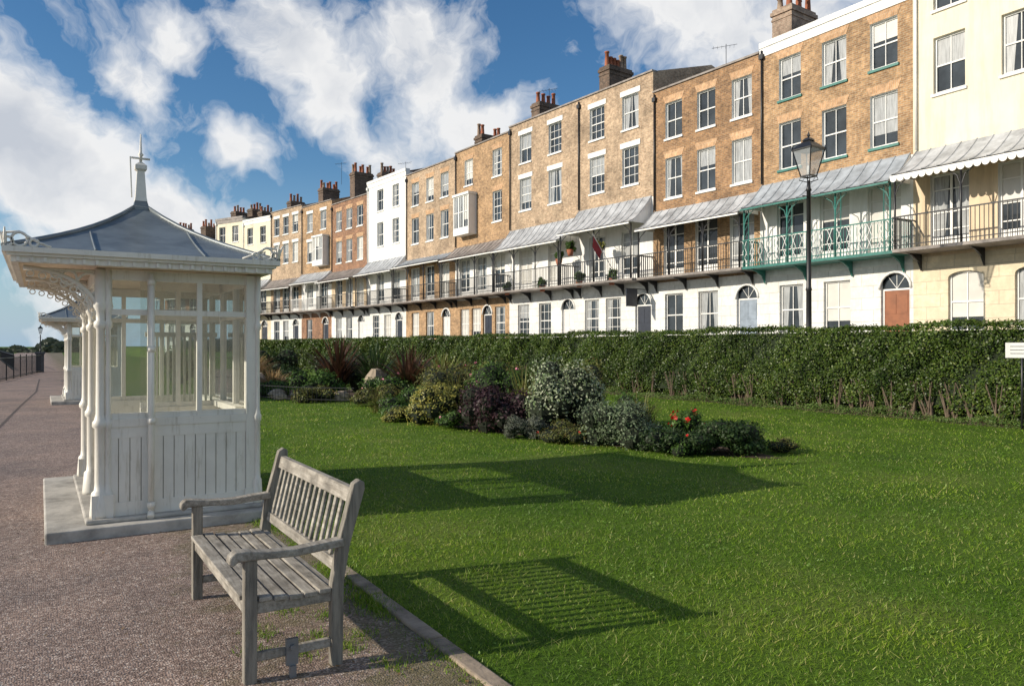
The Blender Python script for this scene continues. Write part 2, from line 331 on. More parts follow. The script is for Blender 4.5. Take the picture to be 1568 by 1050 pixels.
# ------------------------------------------------------------ garden plants
soilm=simple('bed_soil',(.075,.048,.03),.95,6,.5,20)
def bedsheet(name,cx,cy,rx,ry,seed,shear=0):
    pts=[]
    for i in range(40):
        a=2*math.pi*i/40; k=1+.05*math.sin(3*a+seed)+.03*math.sin(7*a); yy=ry*k*math.sin(a); pts.append((cx+rx*k*math.cos(a)+shear*yy,cy+yy,.006))
    mb=MB(); mb.poly(pts,soilm); mb.obj(name)
bedsheet('flower_bed',8.4,12.4,.95,4.6,1,-.18); bedsheet('flower_bed',8.5,26,2.5,3.2,2)
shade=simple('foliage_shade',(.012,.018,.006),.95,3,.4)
def bush(name,x,y,rx,ry,h,mat,n=2500,leaf=.03,lobes=14,asp=.55,flowers=None):
    e=empty(name,(x,y,0)); C=[];R=[]
    for i in range(lobes):
        a=random.uniform(0,2*math.pi); q=random.random()**.5*.7; zz=random.uniform(.2,.8)*(1-.5*q*q)
        C.append((q*math.cos(a)*rx,q*math.sin(a)*ry,zz*h)); R.append(random.uniform(.26,.44))
    C=np.array(C);R=np.array(R); k=rng.integers(0,lobes,n); d=nrm(rng.normal(0,1,(n,3))); d[:,2]=np.abs(d[:,2])*np.where(rng.random(n)<.75,1,-1)
    rad=(R[k]*rng.uniform(.72,1.18,n))[:,None]
    P=C[k]+d*rad*np.array([rx,ry,h*.8]); P[:,2]=np.clip(P[:,2],.01,None)
    leaves('leaves',P,d,leaf,mat,e,asp)
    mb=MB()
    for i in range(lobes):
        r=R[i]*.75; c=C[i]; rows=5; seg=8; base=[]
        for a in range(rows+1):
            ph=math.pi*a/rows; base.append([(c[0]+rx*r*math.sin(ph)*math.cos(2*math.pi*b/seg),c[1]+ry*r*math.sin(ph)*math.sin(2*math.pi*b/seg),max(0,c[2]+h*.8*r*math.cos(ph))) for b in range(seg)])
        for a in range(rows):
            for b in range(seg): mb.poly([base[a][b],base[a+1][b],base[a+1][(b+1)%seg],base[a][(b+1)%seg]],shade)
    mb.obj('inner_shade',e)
    if flowers:
        fm,fn,fs=flowers
        if fn:
            kk=rng.integers(0,lobes,fn); d=nrm(rng.normal(0,1,(fn,3))); d[:,2]=np.abs(d[:,2])
            PP=C[kk]+d*(R[kk]*1.15)[:,None]*np.array([rx,ry,h*.8]); P3=np.repeat(PP,6,0)+rng.normal(0,fs*.5,(fn*6,3))
            leaves('flowers',P3,np.repeat(d,6,0),fs,fm,e,.8)
    return e
def spiky(name,x,y,h,n,mat,w=.03,spread=1.0):
    V=[];F=[]
    for i in range(n):
        a=random.uniform(0,2*math.pi); L=h*random.uniform(.6,1.1); out=spread*random.uniform(.1,.9)*L; px,py=x+random.gauss(0,.08),y+random.gauss(0,.08)
        ca,sa=math.cos(a),math.sin(a); b0=len(V); S=5
        for k in range(S+1):
            t=k/S; r=out*t**1.6; z=L*(t-.35*(out/L)*t**3); ww=w*(1-t)**.6*(.6+.8*min(1,t*3))/1.2+.001
            V.append((px+ca*r-sa*ww,py+sa*r+ca*ww,z)); V.append((px+ca*r+sa*ww,py+sa*r-ca*ww,z))
        for k in range(S): F.append((b0+2*k,b0+2*k+1,b0+2*k+3,b0+2*k+2))
    return npmesh(name,np.array(V),np.array(F),mat)
Lg=leafmat('green_leaves',[(.045,.10,.018),(.08,.16,.028),(.13,.22,.045)])
Ldk=leafmat('dark_green_leaves',[(.02,.045,.013),(.04,.08,.02),(.07,.11,.035)])
Lyel=leafmat('gold_variegated_leaves',[(.28,.25,.04),(.52,.46,.11),(.14,.19,.04),(.58,.52,.18)])
Lpur=leafmat('purple_leaves',[(.035,.016,.022),(.075,.032,.042),(.06,.045,.035)])
Lsil=leafmat('silver_variegated_leaves',[(.38,.44,.26),(.18,.27,.10),(.60,.62,.44),(.12,.19,.06)])
Lsage=leafmat('sage_leaves',[(.12,.18,.08),(.20,.26,.14),(.27,.33,.20)])
Llav=leafmat('lavender_leaves',[(.14,.15,.11),(.22,.23,.18),(.15,.18,.11)])
Lolive=leafmat('olive_leaves',[(.11,.13,.03),(.19,.21,.055),(.15,.10,.03)])
Lbron=leafmat('bronze_leaves',[(.07,.035,.02),(.13,.06,.035),(.05,.04,.02)])
Lstraw=leafmat('straw_grass',[(.38,.25,.11),(.28,.16,.06),(.48,.35,.17)])
Fred=simple('red_petals',(.6,.02,.015),.5,5,.2); Fpink=simple('pink_petals',(.55,.18,.24),.5,5,.2)
bush('golden_shrub',7.2,14.6,.72,.72,1.0,Lyel,4200,.032)
bush('purple_heuchera_shrub',7.6,12.9,.75,.78,.98,Lpur,4500,.035)
bush('variegated_euonymus',8.5,12.0,.88,.88,1.35,Lsil,8500,.030,20)
bush('sage_bush',8.15,9.75,.72,.68,.8,Lsage,7000,.024,18)
bush('low_shrub',8.9,8.3,.95,.66,.52,Ldk,7000,.026,18,.55,(Fred,4,.022))
bush('low_shrub',8.35,8.7,.55,.5,.45,Ldk,3500,.026,12,.55,(Fred,4,.022))
bush('lavender_bush',7.35,11.6,.42,.42,.45,Llav,2600,.022,10,.3)
bush('green_shrub',7.2,16.1,.85,.85,.7,Lg,3500,.035,14,.4)
bush('green_shrub',8.6,14.6,.85,.9,1.35,Lg,5000,.035,16,.4,(Fpink,10,.03))
bush('green_shrub',8.5,16.4,1.0,1.0,1.3,Lolive,5000,.035,16,.35,(Fpink,6,.03))
bush('geranium_plant',9.0,9.3,.45,.45,.7,Lg,1800,.03,10,.7,(Fred,16,.032))
bush('low_shrub',7.7,10.6,.5,.6,.4,Lolive,2800,.022,12,.4,(Fred,5,.016))
bush('low_shrub',6.95,13.6,.4,.5,.38,Lg,1600,.03,10,.4,(Fpink,6,.02))
bush('green_shrub',9.1,11.0,.65,.8,.9,Lg,3200,.03,12,.35)
bush('tall_shrub',9.4,12.8,.75,.9,1.4,Lolive,4000,.035,14,.4)
bush('low_shrub',7.4,17.3,.7,.5,.45,Llav,2000,.03,10,.4)
bush('low_shrub',6.75,15.5,.5,.5,.35,Lyel,1500,.025,10,.4)
for i in range(16):
    yy=8+i*.6; xx=8.4-.18*(yy-12.4)+random.choice([-.85,-.7,.8,.6]); bush('edging_plant',xx,yy,.34,.36,random.uniform(.18,.34),random.choice([Lg,Lolive,Ldk,Llav]),900,.02,7,.4,(random.choice([Fred,Fpink]),random.choice([0,1,3]),.016))
for (a,b_,h_) in ((8.6,13.4,1.3),(8.1,15.6,1.1),(7.8,16.8,.9),(8.9,10.2,.9)): spiky('perennial_stems',a,b_,h_,90,Lolive,.012,.8)
spiky('phormium',8.4,24.6,2.1,170,Lbron,.045); spiky('phormium',9.3,23.6,1.9,120,Ldk,.045); spiky('phormium',9.6,21.6,1.8,170,Lbron,.045,1.2)
spiky('phormium',9.9,19.9,1.6,110,Lolive,.04)
spiky('ornamental_grass',6.2,28.0,1.6,600,Lstraw,.014,1.2); spiky('ornamental_grass',6.6,25.9,1.0,350,Lstraw,.012,1.4)
spiky('ornamental_grass',7.2,17.9,.6,200,Lolive,.01,1.4)
bush('green_shrub',7.4,23.6,.9,.8,.9,Lg,3000,.045); bush('green_shrub',6.6,30.3,1.2,1.2,1.5,Lolive,3500,.05)
bush('low_shrub',8.7,21.3,1.0,.8,.8,Lg,2800,.04,12,.5,(Fpink,8,.04)); bush('green_shrub',9.3,26.5,1.3,1.2,1.5,Ldk,3500,.05)
bush('low_shrub',6.9,22.4,.7,.6,.5,Lolive,2000,.035); bush('green_shrub',10.3,18.7,1.0,.9,1.3,Lolive,3600,.04,12,.4,(Fpink,8,.035))
bush('low_shrub',8.0,20.0,.9,.7,.6,Lolive,2600,.035); bush('low_shrub',6.3,25.2,.8,.7,.55,Lg,2000,.035)
bush('green_shrub',8.5,33,1.5,1.5,1.6,Ldk,3500,.06); bush('green_shrub',11.5,24.5,1.2,1.3,1.3,Lg,3500,.05)
bush('green_shrub',12.2,20.5,1.1,1.1,1.2,Lolive,2800,.045); bush('green_shrub',6,37,1.6,1.8,1.7,Lg,3000,.07)
rockm=simple('rockery_stone',(.40,.32,.23),.9,3,.5,12,.6)
def rock(x,y,r,h):
    mb=MB(); rows=6;seg=9;B=[]
    for a in range(rows+1):
        ph=math.pi*a/rows; B.append([(r*math.sin(ph)*math.cos(2*math.pi*b/seg)*random.uniform(.8,1.15),r*.8*math.sin(ph)*math.sin(2*math.pi*b/seg)*random.uniform(.8,1.15),h*.45+h*.6*math.cos(ph)*random.uniform(.85,1.1)) for b in range(seg)])
    for b in range(seg): B[0][b]=B[0][0]; B[rows][b]=B[rows][0]
    for a in range(rows):
        for b in range(seg): mb.poly([B[a][b],B[a+1][b],B[a+1][(b+1)%seg],B[a][(b+1)%seg]],rockm)
    mb.obj('rock',None,(x,y,0))
for r_ in [(6.4,24.6,.28,.3),(6.9,24.1,.22,.24),(7.7,22.3,.28,.32),(7.3,22.9,.2,.22),(8.9,22.4,.4,.95),(6.1,26.3,.5,.8),(6.3,23.8,.22,.2),(7.0,23.2,.2,.2)]: rock(*r_)
mb=MB(); pts=[(5.3,28.5),(5.6,24.3),(6.4,22.2),(7.6,20.9)]
for a,b_ in zip(pts[:-1],pts[1:]):
    n=int(math.hypot(b_[0]-a[0],b_[1]-a[1])/.14)
    for i in range(n):
        t=i/n; mb.tube([(a[0]+(b_[0]-a[0])*t,a[1]+(b_[1]-a[1])*t,0),(a[0]+(b_[0]-a[0])*t,a[1]+(b_[1]-a[1])*t,.5)],.008,'black',4)
    for z in (.12,.46): mb.tube([(a[0],a[1],z),(b_[0],b_[1],z)],.012,'black',4)
mb.obj('low_border_fence')

# ------------------------------------------------------------ terrace houses
Z0=1.3
def window(mb,u0,u1,z0,z1,yb,style='sash',bars=1,fr='white'):
    f=.06
    # two sashes, each pane very slightly out of true so that reflections differ
    zs_=[z0,(z0+z1)/2,z1]
    for a,b_ in zip(zs_[:-1],zs_[1:]):
        t1=random.uniform(-.006,.006); t2=random.uniform(-.006,.006)
        mb.poly([(u0,yb+.034+t1,a),(u1,yb+.034-t1,a),(u1,yb+.034-t2,b_),(u0,yb+.034+t2,b_)],'glass')
    r=random.random(); y=yb+.024
    if r<.40:
        zz=z0+(z1-z0)*random.choice([0,.0,.25,.5,.6]); mb.poly([(u0,y,zz),(u1,y,zz),(u1,y,z1),(u0,y,z1)],'blind' if random.random()<.55 else 'net')
    elif r<.75:
        w=(u1-u0)*random.uniform(.15,.3)
        for a,b_,sg in ((u0,u0+w,1),(u1-w,u1,-1)):
            cc=w*.5*sg; mb.poly([(a,y,z0),(b_,y,z0),(b_+(cc if sg>0 else 0),y,z1),(a+(cc if sg<0 else 0),y,z1)],'net')
    mb.box(u0,u0+f,yb-.02,yb+.02,z0,z1,fr); mb.box(u1-f,u1,yb-.02,yb+.02,z0,z1,fr)
    mb.box(u0+f,u1-f,yb-.018,yb+.02,z1-f,z1,fr); mb.box(u0+f,u1-f,yb-.018,yb+.02,z0,z0+f*1.3,fr)
    zm=(z0+z1)/2; um=(u0+u1)/2
    if style=='sash':
        mb.box(u0+f,u1-f,yb-.01,yb+.02,zm-.025,zm+.025,fr)
        if bars==1: mb.box(um-.014,um+.014,yb-.004,yb+.02,z0+f*1.3,z1-f,fr)
        if bars==2:
            for k in (1/3,2/3): uu=u0+(u1-u0)*k; mb.box(uu-.011,uu+.011,yb-.004,yb+.02,z0+f*1.3,z1-f,fr)
            for k in (.27,.75): zz=z0+(z1-z0)*k; mb.box(u0+f,u1-f,yb-.002,yb+.019,zz-.011,zz+.011,fr)
    elif style=='french':
        mb.box(um-.04,um+.04,yb-.012,yb+.02,z0+f*1.3,z1-f,fr)
        for zz in (z0+.6,z0+1.15,z1-.5): mb.box(u0+f,u1-f,yb-.004,yb+.019,zz-.018,zz+.018,fr)
        mb.box(u0+f,u1-f,yb-.006,yb+.0195,z0+f*1.3+.002,z0+.35,fr)
def arcpts(u0,u1,zs,n=10):
    c=(u0+u1)/2; r=(u1-u0)/2
    return [(c-r*math.cos(math.pi*i/n),zs+r*math.sin(math.pi*i/n)) for i in range(n+1)]
def house(name,near,far,roof,up,first,ground,cols,door=None,dcol='doorW',lint=None,can='lead',iron='black',coping=None,val=False,bars=1,oriel=None,fcols=None,gcols=None,chim=None,lattice=False,ww=1.02,canz=8.0,cpitch=.95,depth=9,proj=1.28,dz=0,archw=False):
    dx,dy=near[0]-far[0],near[1]-far[1]; w=math.hypot(dx,dy)
    e=empty(name,(far[0],far[1],0),math.atan2(dy,dx))
    fcols=fcols or cols; gcols=gcols if gcols is not None else cols
    zt1=roof-.7+dz; zt0=zt1-1.65; z21=zt1-2.55; z20=z21-1.85
    op=[]
    for c in cols:
        op.append((c-ww/2,c+ww/2,zt0,zt1,'top')); op.append((c-ww/2,c+ww/2,z20,z21,'mid'))
    if oriel is not None: op=[o for o in op if not(o[4]=='mid' and abs((o[0]+o[1])/2-cols[oriel])<.01)]
    for c in fcols: op.append((c-.62,c+.62,4.86,7.25,'french'))
    for c in gcols: op.append((c-.55,c+.55,2.1,4.05,'ga' if archw else 'g'))
    if door is not None: op.append((door-.52,door+.52,Z0+.15,4.15,'door'))
    us=sorted(set([0,w]+[o[0] for o in op]+[o[1] for o in op])); zs=sorted(set([0,4.6,canz-.05,roof]+[o[2] for o in op]+[o[3] for o in op]))
    mb=MB()
    for i in range(len(us)-1):
        for j in range(len(zs)-1):
            a,b_,c,d=us[i],us[i+1],zs[j],zs[j+1]
            if b_-a<1e-6 or d-c<1e-6: continue
            mu,mz=(a+b_)/2,(c+d)/2
            if any(o[0]<mu<o[1] and o[2]<mz<o[3] for o in op): continue
            mt=ground if mz<4.6 else (first if mz<canz-.05 else up)
            mb.poly([(a,0,c),(b_,0,c),(b_,0,d),(a,0,d)],mt)
    D=depth
    for uu in (0.002,w-.002): mb.poly([(uu,0,0),(uu,D,0),(uu,D,roof),(uu,0,roof)],up)
    mb.poly([(0,D,0),(w,D,0),(w,D,roof),(0,D,roof)],up)
    rev=.13
    for (a,b_,c,d,k) in op:
        rm={'g':ground,'ga':ground,'door':ground,'french':'white'}.get(k,'white' if up not in('creamP',) else up)
        for q in ([(a,0,c),(a,0,d),(a,rev,d),(a,rev,c)],[(b_,0,c),(b_,0,d),(b_,rev,d),(b_,rev,c)],[(a,0,d),(b_,0,d),(b_,rev,d),(a,rev,d)],[(a,0,c),(b_,0,c),(b_,rev,c),(a,rev,c)]): mb.poly(q,rm)
    cm=coping or 'leadD'; ch=.22 if coping else .08
    mb.box(.004,w-.004,-.07,.32,roof,roof+ch,cm)
    if coping: mb.box(.004,w-.004,-.03,-.002,roof-.35,roof-.003,coping)
    mb.poly([(0,.32,roof-.35),(w,.32,roof-.35),(w,4.2,roof+.9),(0,4.2,roof+.9)],'slate'); mb.poly([(0,4.2,roof+.9),(w,4.2,roof+.9),(w,D,roof-.3),(0,D,roof-.3)],'slate')
    for uu in (0.02,w-.27): mb.prism([(.33,roof-.6),(.33,roof+.1),(4.2,roof+1.2),(D-.01,roof+.1),(D-.01,roof-.6)],uu,uu+.25,up if up.startswith('brick') else 'brickD',axis='x')
    mb.obj('walls',e)
    mw=MB()
    for (a,b_,c,d,k) in op:
        if k in('top','mid'):
            window(mw,a,b_,c,d,rev,'sash',random.choice([bars,bars,1]))
            mw.box(a-.06,b_+.06,-.06,rev-.022,c-.09,c-.002,'green' if lattice else 'white')
            if lint=='white': mw.box(a-.12,b_+.12,-.03,-.002,d+.003,d+.26,'white')
            elif lint: mw.prism([(a,d+.003),(b_,d+.003),(b_+.14,d+.32),(a-.14,d+.32)],-.012,-.003,lint)
        elif k=='french': window(mw,a,b_,c,d,rev,'french')
        elif k in('g','ga'):
            window(mw,a,b_,c,d,rev,'sash',bars); mw.box(a-.05,b_+.05,-.05,rev-.022,c-.08,c-.002,'white')
            if k=='ga':
                um=(a+b_)/2; ap=[(um-.55*math.cos(math.pi*i/10),d-.2+.2*math.sin(math.pi*i/10)) for i in range(11)]
                for i in range(10):
                    cor=(a,d) if i<5 else (b_,d); mw.poly([(cor[0],.001,cor[1]),(ap[i][0],.001,ap[i][1]),(ap[i+1][0],.001,ap[i+1][1])],ground)
        else:
            zs_=d-.52; ap=arcpts(a,b_,zs_); um=(a+b_)/2
            for i in range(10):
                cor=(a,d) if i<5 else (b_,d)
                mw.poly([(cor[0],.001,cor[1]),(ap[i][0],.001,ap[i][1]),(ap[i+1][0],.001,ap[i+1][1])],ground)
            mw.poly([(p[0],rev,p[1]) for p in ap],'glass')
            for i in (3,5,7): mw.tube([(um,rev-.01,zs_),(ap[i][0],rev-.01,ap[i][1])],.012,'white',4)
            mw.tube([(p[0],-.01,p[1]) for p in arcpts(a-.05,b_+.05,zs_)],.05,'white',6)
            mw.box(a,b_,rev-.02,rev+.02,zs_-.06,zs_,'white')
            mw.box(a+.002,a+.07,rev-.02,rev+.02,c,zs_-.06,'white'); mw.box(b_-.07,b_-.002,rev-.02,rev+.02,c,zs_-.06,'white')
            mw.box(a+.07,b_-.07,rev,rev+.04,c,zs_-.06,dcol)
            for (p0,p1) in ((.1,.42),(.62,.94)):
                for (q0,q1) in ((.08,.46),(.54,.92)):
                    U=a+.07;W=b_-a-.14;Hh=zs_-.06-c; mw.box(U+W*q0,U+W*q1,rev-.012,rev-.001,c+Hh*p0,c+Hh*p1,dcol)
            mw.box(a-.15,b_+.15,-.5,-.002,Z0-.1,Z0+.14,'stW')
    if oriel is not None:
        c=cols[oriel]; a,b_=c-.95,c+.95; q=-.6
        mw.box(a,b_,q,-.002,z20-.5,z20-.1,'white'); mw.box(a-.06,b_+.06,q-.06,-.002,z21+.15,z21+.3,'white')
        for k in range(3):
            u0=a+.06+(b_-a-.12)*k/3; window(mw,u0,u0+(b_-a-.12)/3,z20-.1,z21+.15,q+.04,'sash',1)
        for uu in (a,b_-.06): mw.box(uu,uu+.06,q,-.002,z20-.1,z21+.15,'white')
    mw.box(0.003,w-.003,-.05,-.002,4.44,4.6,'white' if ground=='stW' else ground)
    mw.obj('windows_and_door',e)
    mk=MB(); bd=proj-.16
    mk.box(.05,w-.05,-bd,-.055,4.70,4.8,'leadD' if not lattice else 'green')
    for k in range(4):
        uu=.3+(w-.6)*k/3; mk.prism([(-.055,4.15),(-.055,4.69),(-.9,4.69),(-.6,4.62),(-.25,4.45)],uu-.025,uu+.025,iron,axis='x')
    mk.box(.05,w-.05,-bd,-bd+.045,5.82,5.86,iron); mk.box(.05,w-.05,-bd+.01,-bd+.035,4.9,4.93,iron)
    n=int(w/.13)
    for i in range(n+1):
        uu=.06+(w-.14)*i/n; mk.box(uu,uu+.018,-bd+.015,-bd+.033,4.8,5.82,iron)
        if lattice and i%3==0 and i<n:
            mk.tube([(uu,-bd+.02,4.95),(uu+.2,-bd+.02,5.35),(uu,-bd+.02,5.8)],.014,'white',4)
            mk.tube([(uu+.2,-bd+.02,4.95),(uu,-bd+.02,5.35),(uu+.2,-bd+.02,5.8)],.014,'white',4)
    for uu in (.05,w-.09):
        mk.box(uu,uu+.04,-bd+.05,-.002,5.82,5.86,iron)
        for i in range(8): mk.box(uu+.01,uu+.025,-bd+.13*(i+1),-bd+.13*(i+1)+.018,4.8,5.82,iron)
    if can:
        zo=canz-cpitch; co=-proj; g0=.09
        prof=[(co*t,canz-cpitch*(1-(1-t)**1.5)) for t in [i/7 for i in range(8)]]
        for i in range(7):
            (y0,za),(y1,zb)=prof[i],prof[i+1]
            mk.poly([(g0,y0-.003,za),(w-g0,y0-.003,za),(w-g0,y1-.003,zb),(g0,y1-.003,zb)],can)
            mk.poly([(g0,y0-.003,za-.03),(w-g0,y0-.003,za-.03),(w-g0,y1-.003,zb-.03),(g0,y1-.003,zb-.03)],'white')
        nr=int(w/.5)
        for k in range(nr+1):
            uu=g0+.02+(w-2*g0-.04)*k/nr
            mk.tube([(uu,p[0]-.003,p[1]+.012) for p in prof],.022,can,5)
        for uu in (g0,w-g0):
            mk.poly([(uu,p[0],p[1]) for p in prof]+[(uu,-.003,zo)],'white' if can in('lead','leadB') else can)
        fm='white' if not lattice else 'green'
        mk.box(g0,w-g0,co-.03,co+.02,zo-.10,zo-.035,fm)
        if val:
            ns=int(w/.24)
            for k in range(ns):
                u0=g0+(w-2*g0)*k/ns; u1=g0+(w-2*g0)*(k+1)/ns; c_=(u0+u1)/2;r_=(u1-u0)/2*.98
                mk.poly([(u0,co-.02,zo-.102)]+[(c_-r_*math.cos(math.pi*i/6),co-.02,zo-.13-.12*math.sin(math.pi*i/6)) for i in range(7)]+[(u1,co-.02,zo-.102)],'white')
        npst=4 if w>6 else 3; pm=iron
        for k in range(npst):
            uu=.14+(w-.28)*k/(npst-1)
            mk.tube([(uu,-bd+.02,4.8),(uu,-bd+.02,zo-.05)],.035,pm,6)
            for sgn in (-1,1):
                if 0<uu+sgn*.5<w: mk.tube([(uu,-bd+.02,zo-.7),(uu+sgn*.12,-bd+.02,zo-.35),(uu+sgn*.45,-bd+.02,zo-.12)],.018,pm,4)
            if lattice:
                s_=1 if k<npst-1 else -1
                mk.tube([(uu+.22*s_,-bd+.02,4.8),(uu+.22*s_,-bd+.02,zo-.05)],.018,pm,5)
                for q in range(7):
                    zz=5.0+q*.3; mk.tube([(uu,-bd+.02,zz),(uu+.22*s_,-bd+.02,zz+.3)],.01,pm,4)
    mk.obj('balcony',e)
    if chim:
        mc=MB()
        for (cu,cy,cw,cd,ztop,npots,cmat) in chim:
            mc.box(cu-cw/2,cu+cw/2,cy,cy+cd,roof-.5,ztop,cmat); mc.box(cu-cw/2-.06,cu+cw/2+.06,cy-.06,cy+cd+.06,ztop-.28,ztop-.12,cmat)
            mc.box(cu-cw/2-.03,cu+cw/2+.03,cy-.03,cy+cd+.03,ztop-.5,ztop-.42,cmat)
            rows=2 if cw>.8 else 1; per=max(1,npots//rows)
            for r_ in range(rows):
                for k in range(per):
                    px=cu+(0 if rows==1 else (-.22+.44*r_)); py=cy+.2+(cd-.4)*k/max(1,per-1); hh=random.uniform(.45,.85)
                    mc.tube([(px,py,ztop-.02),(px,py,ztop+.08),(px,py,ztop+hh-.08),(px,py,ztop+hh-.07),(px,py,ztop+hh)],[.15,.13,.10,.14,.13],'pot' if random.random()<.75 else 'brickC',9)
        mc.obj('chimney',e)
    dm='black' if up.startswith('brick') else 'white'
    md=MB(); md.tube([(.14,-.07,canz+.05),(.14,-.07,roof-.1)],.04,dm,7); md.box(.04,.24,-.14,-.005,roof-.45,roof-.25,dm); md.obj('downpipe',e)
    return e,w
P_=PL
house('cream_terraced_house',P_[0],P_[1],14.9,'creamP','peach','stC',[1.2,3.3,5.3],door=5.3,gcols=[1.2,3.3],can='lead',val=True,coping='creamP')
house('cream_terraced_house',P_[1],P_[2],15.0,'creamP','peach','stC',[1.2,3.3,5.3],door=5.4,gcols=[1.7,3.7],can='lead',val=True,coping='creamP',dcol='doorW',canz=8.15,proj=1.45,archw=True)
house('yellow_brick_terraced_house',P_[2],P_[3],13.7,'brickY','white','stW',[1.45,3.4,5.35],door=5.75,dcol='doorR',gcols=[1.5,3.5],lint='lintel',can='leadB',iron='green',coping='white',bars=1,lattice=True,canz=8.15,cpitch=1.05)
house('brown_brick_terraced_house',P_[3],P_[4],13.55,'brickB','brickY','stW',[1.3,3.2,5.1],door=5.35,dcol='doorB',gcols=[1.3,3.3],lint='lintel',can='lead',bars=1,canz=7.95,cpitch=.95,chim=[(5.9,1.6,.95,1.7,15.9,6,'brickC')])
e1,_=house('pale_brick_terraced_house',P_[4],P_[5],14.6,'brickL','white','stW',[1.5,3.9],door=4.75,dcol='doorK',gcols=[1.1,2.7],lint='white',can='lead',bars=2,chim=[(0.1,1.8,.8,1.7,16.8,6,'brickD')],canz=8.75,cpitch=1.35,ww=1.12,proj=1.5)
e2,_=house('pale_brick_terraced_house',P_[5],P_[6],14.6,'brickL','white','stW',[1.6,4.3],door=5.4,dcol='doorW',gcols=[1.4,3.4],lint='white',can='lead',bars=2,chim=[(.2,1.8,.8,1.6,16.4,4,'brickD')],canz=8.45,cpitch=1.3,ww=1.12,proj=1.4)
house('brick_terraced_house',P_[6],P_[7],14.35,'brickY','white','brickY',[1.7,5.0],door=3.9,dcol='doorK',gcols=[1.2,2.6,5.3],fcols=[1.2,3.2,5.2],lint='lintel',can='leadD',oriel=0,bars=2,chim=[(0,1.8,.9,1.7,15.9,5,'brickD')],canz=8.1,cpitch=.9)
house('brick_terraced_house',P_[7],P_[8],14.1,'brickL','brickY','brickY',[1.4,3.5,5.5],door=5.7,dcol='doorW',gcols=[1.4,3.5],lint='lintel',can='leadB',bars=1,canz=7.9,cpitch=.6)
house('white_terraced_house',P_[8],P_[9],14.5,'white','white','stW',[2.2,4.7],door=5.2,dcol='doorK',gcols=[1.5,3.4],can='lead',coping='white',bars=2,canz=8.3,cpitch=1.1)
house('red_brick_terraced_house',P_[9],P_[10],13.8,'brickR','peach','stW',[1.4,3.3,5.2],door=5.4,dcol='doorW',gcols=[1.4,3.3],lint='lintel',can='leadD',chim=[(.3,1.8,.9,1.8,16.9,6,'brickD'),(5.2,1.8,.8,1.5,16.0,5,'brickD')],canz=8.0,proj=1.6)
house('brown_brick_terraced_house',P_[10],P_[11],14.3,'brickY','white','brickR',[1.6,4.1],door=4.5,dcol='doorK',gcols=[1.5],lint='white',can='lead',oriel=1,chim=[(.2,1.8,.9,1.7,16.4,6,'brickD')],iron='white',canz=8.2)
house('pale_brick_terraced_house',P_[11],P_[12],14.6,'brickL','brickL','stW',[1.2,3.0,4.8],door=4.9,dcol='doorK',gcols=[1.2,3.0],lint='white',can='leadD',chim=[(.2,1.8,.8,1.5,16.0,4,'brickD')])
house('cream_terraced_house',P_[12],P_[13],14.2,'creamP','creamP','stC',[1.3,3.6],door=3.9,dcol='doorK',gcols=[1.4],can='lead',coping='white',chim=[(.2,1.8,.8,1.5,15.6,4,'brickD')],canz=8.2)
house('white_terraced_house',P_[13],P_[14],14.7,'creamP','white','stW',[1.1,3.2],door=3.3,dcol='doorK',gcols=[1.2],can='leadD',coping='leadD',chim=[(.5,1.8,.8,1.5,16.0,4,'brickD'),(3.2,1.8,.8,1.5,16.0,4,'brickD')])
house('brown_brick_terraced_house',(15.4,92),(12.5,98),13.4,'brickR','brickR','stW',[1.3,3.3,5.3],door=5.3,dcol='doorK',gcols=[1.3,3.3],can='leadD',chim=[(.7,1.2,.9,1.8,15.6,6,'brickD'),(5.5,1.2,.9,1.8,15.4,6,'brickD')])
def at_house(e,u,y,z): 
    c,s=math.cos(e.rotation_euler[2]),math.sin(e.rotation_euler[2]); return (e.location[0]+u*c-y*s, e.location[1]+u*s+y*c, z)
for e,u,z,nm,mt in ((e1,.5,6.7,'hanging_basket',Lg),(e1,2.7,6.6,'hanging_basket',Lyel),(e1,1.2,5.05,'balcony_plant',Lg),(e1,3.6,5.0,'balcony_plant',Lg),(e2,1.1,5.0,'balcony_plant',Ldk),(e2,4.4,5.0,'balcony_plant',Lg),(e2,5.8,6.3,'balcony_plant',Lg)):
    o=bush(nm,0,0,.36,.36,.6,mt,500,.05,8); o.location=at_house(e,u,-.95,z-.2)
    mb=MB(); mb.tube([(0,0,-.2),(0,0,.12)],[.12,.2],'pot',8); 
    if nm=='hanging_basket': mb.tube([(0,0,.3),(0,0,.9)],.01,'black',4)
    mb.obj('planter',o)
p=at_house(e1,5.1,-1.1,4.0); o=empty('hanging_sign',p,e1.rotation_euler[2]); mb=MB(); mb.box(-.02,.02,-.35,.35,-.5,.3,'doorK'); mb.box(-.03,.03,-.38,1.08,.302,.34,'black'); mb.box(-.025,-.021,-.25,.25,.02,.12,'white'); mb.box(-.025,-.021,-.25,.25,-.2,-.14,'white'); mb.obj('board',o)
p=at_house(e1,3.9,-1.25,5.4); o=empty('flag',p); mb=MB(); mb.tube([(0,0,0),(-1.2,-.1,1.5)],.02,'white',5); mb.poly([(-1.15,-.1,1.45),(-.65,-.06,.82),(-.62,.1,.35),(-1.1,.05,.9)],simple('flag_cloth',(.4,.05,.06),.8)); mb.obj('pole_and_cloth',o)
for (x,y,z) in ((26,38,15.9),(24.6,56,15.0),(27,25,14.4),(23,66.5,16.9)):
    mb=MB(); mb.tube([(0,0,-.8),(0,0,1.2)],.015,'black',5); mb.tube([(-.45,.45,1.05),(.35,-.35,1.15)],.010,'black',4)
    for k in range(6): mb.tube([(-.4+.13*k-.13,.4-.13*k-.13,1.07),(-.4+.13*k+.13,.4-.13*k+.13,1.07)],.007,'black',4)
    mb.obj('tv_aerial',None,(x,y,z))

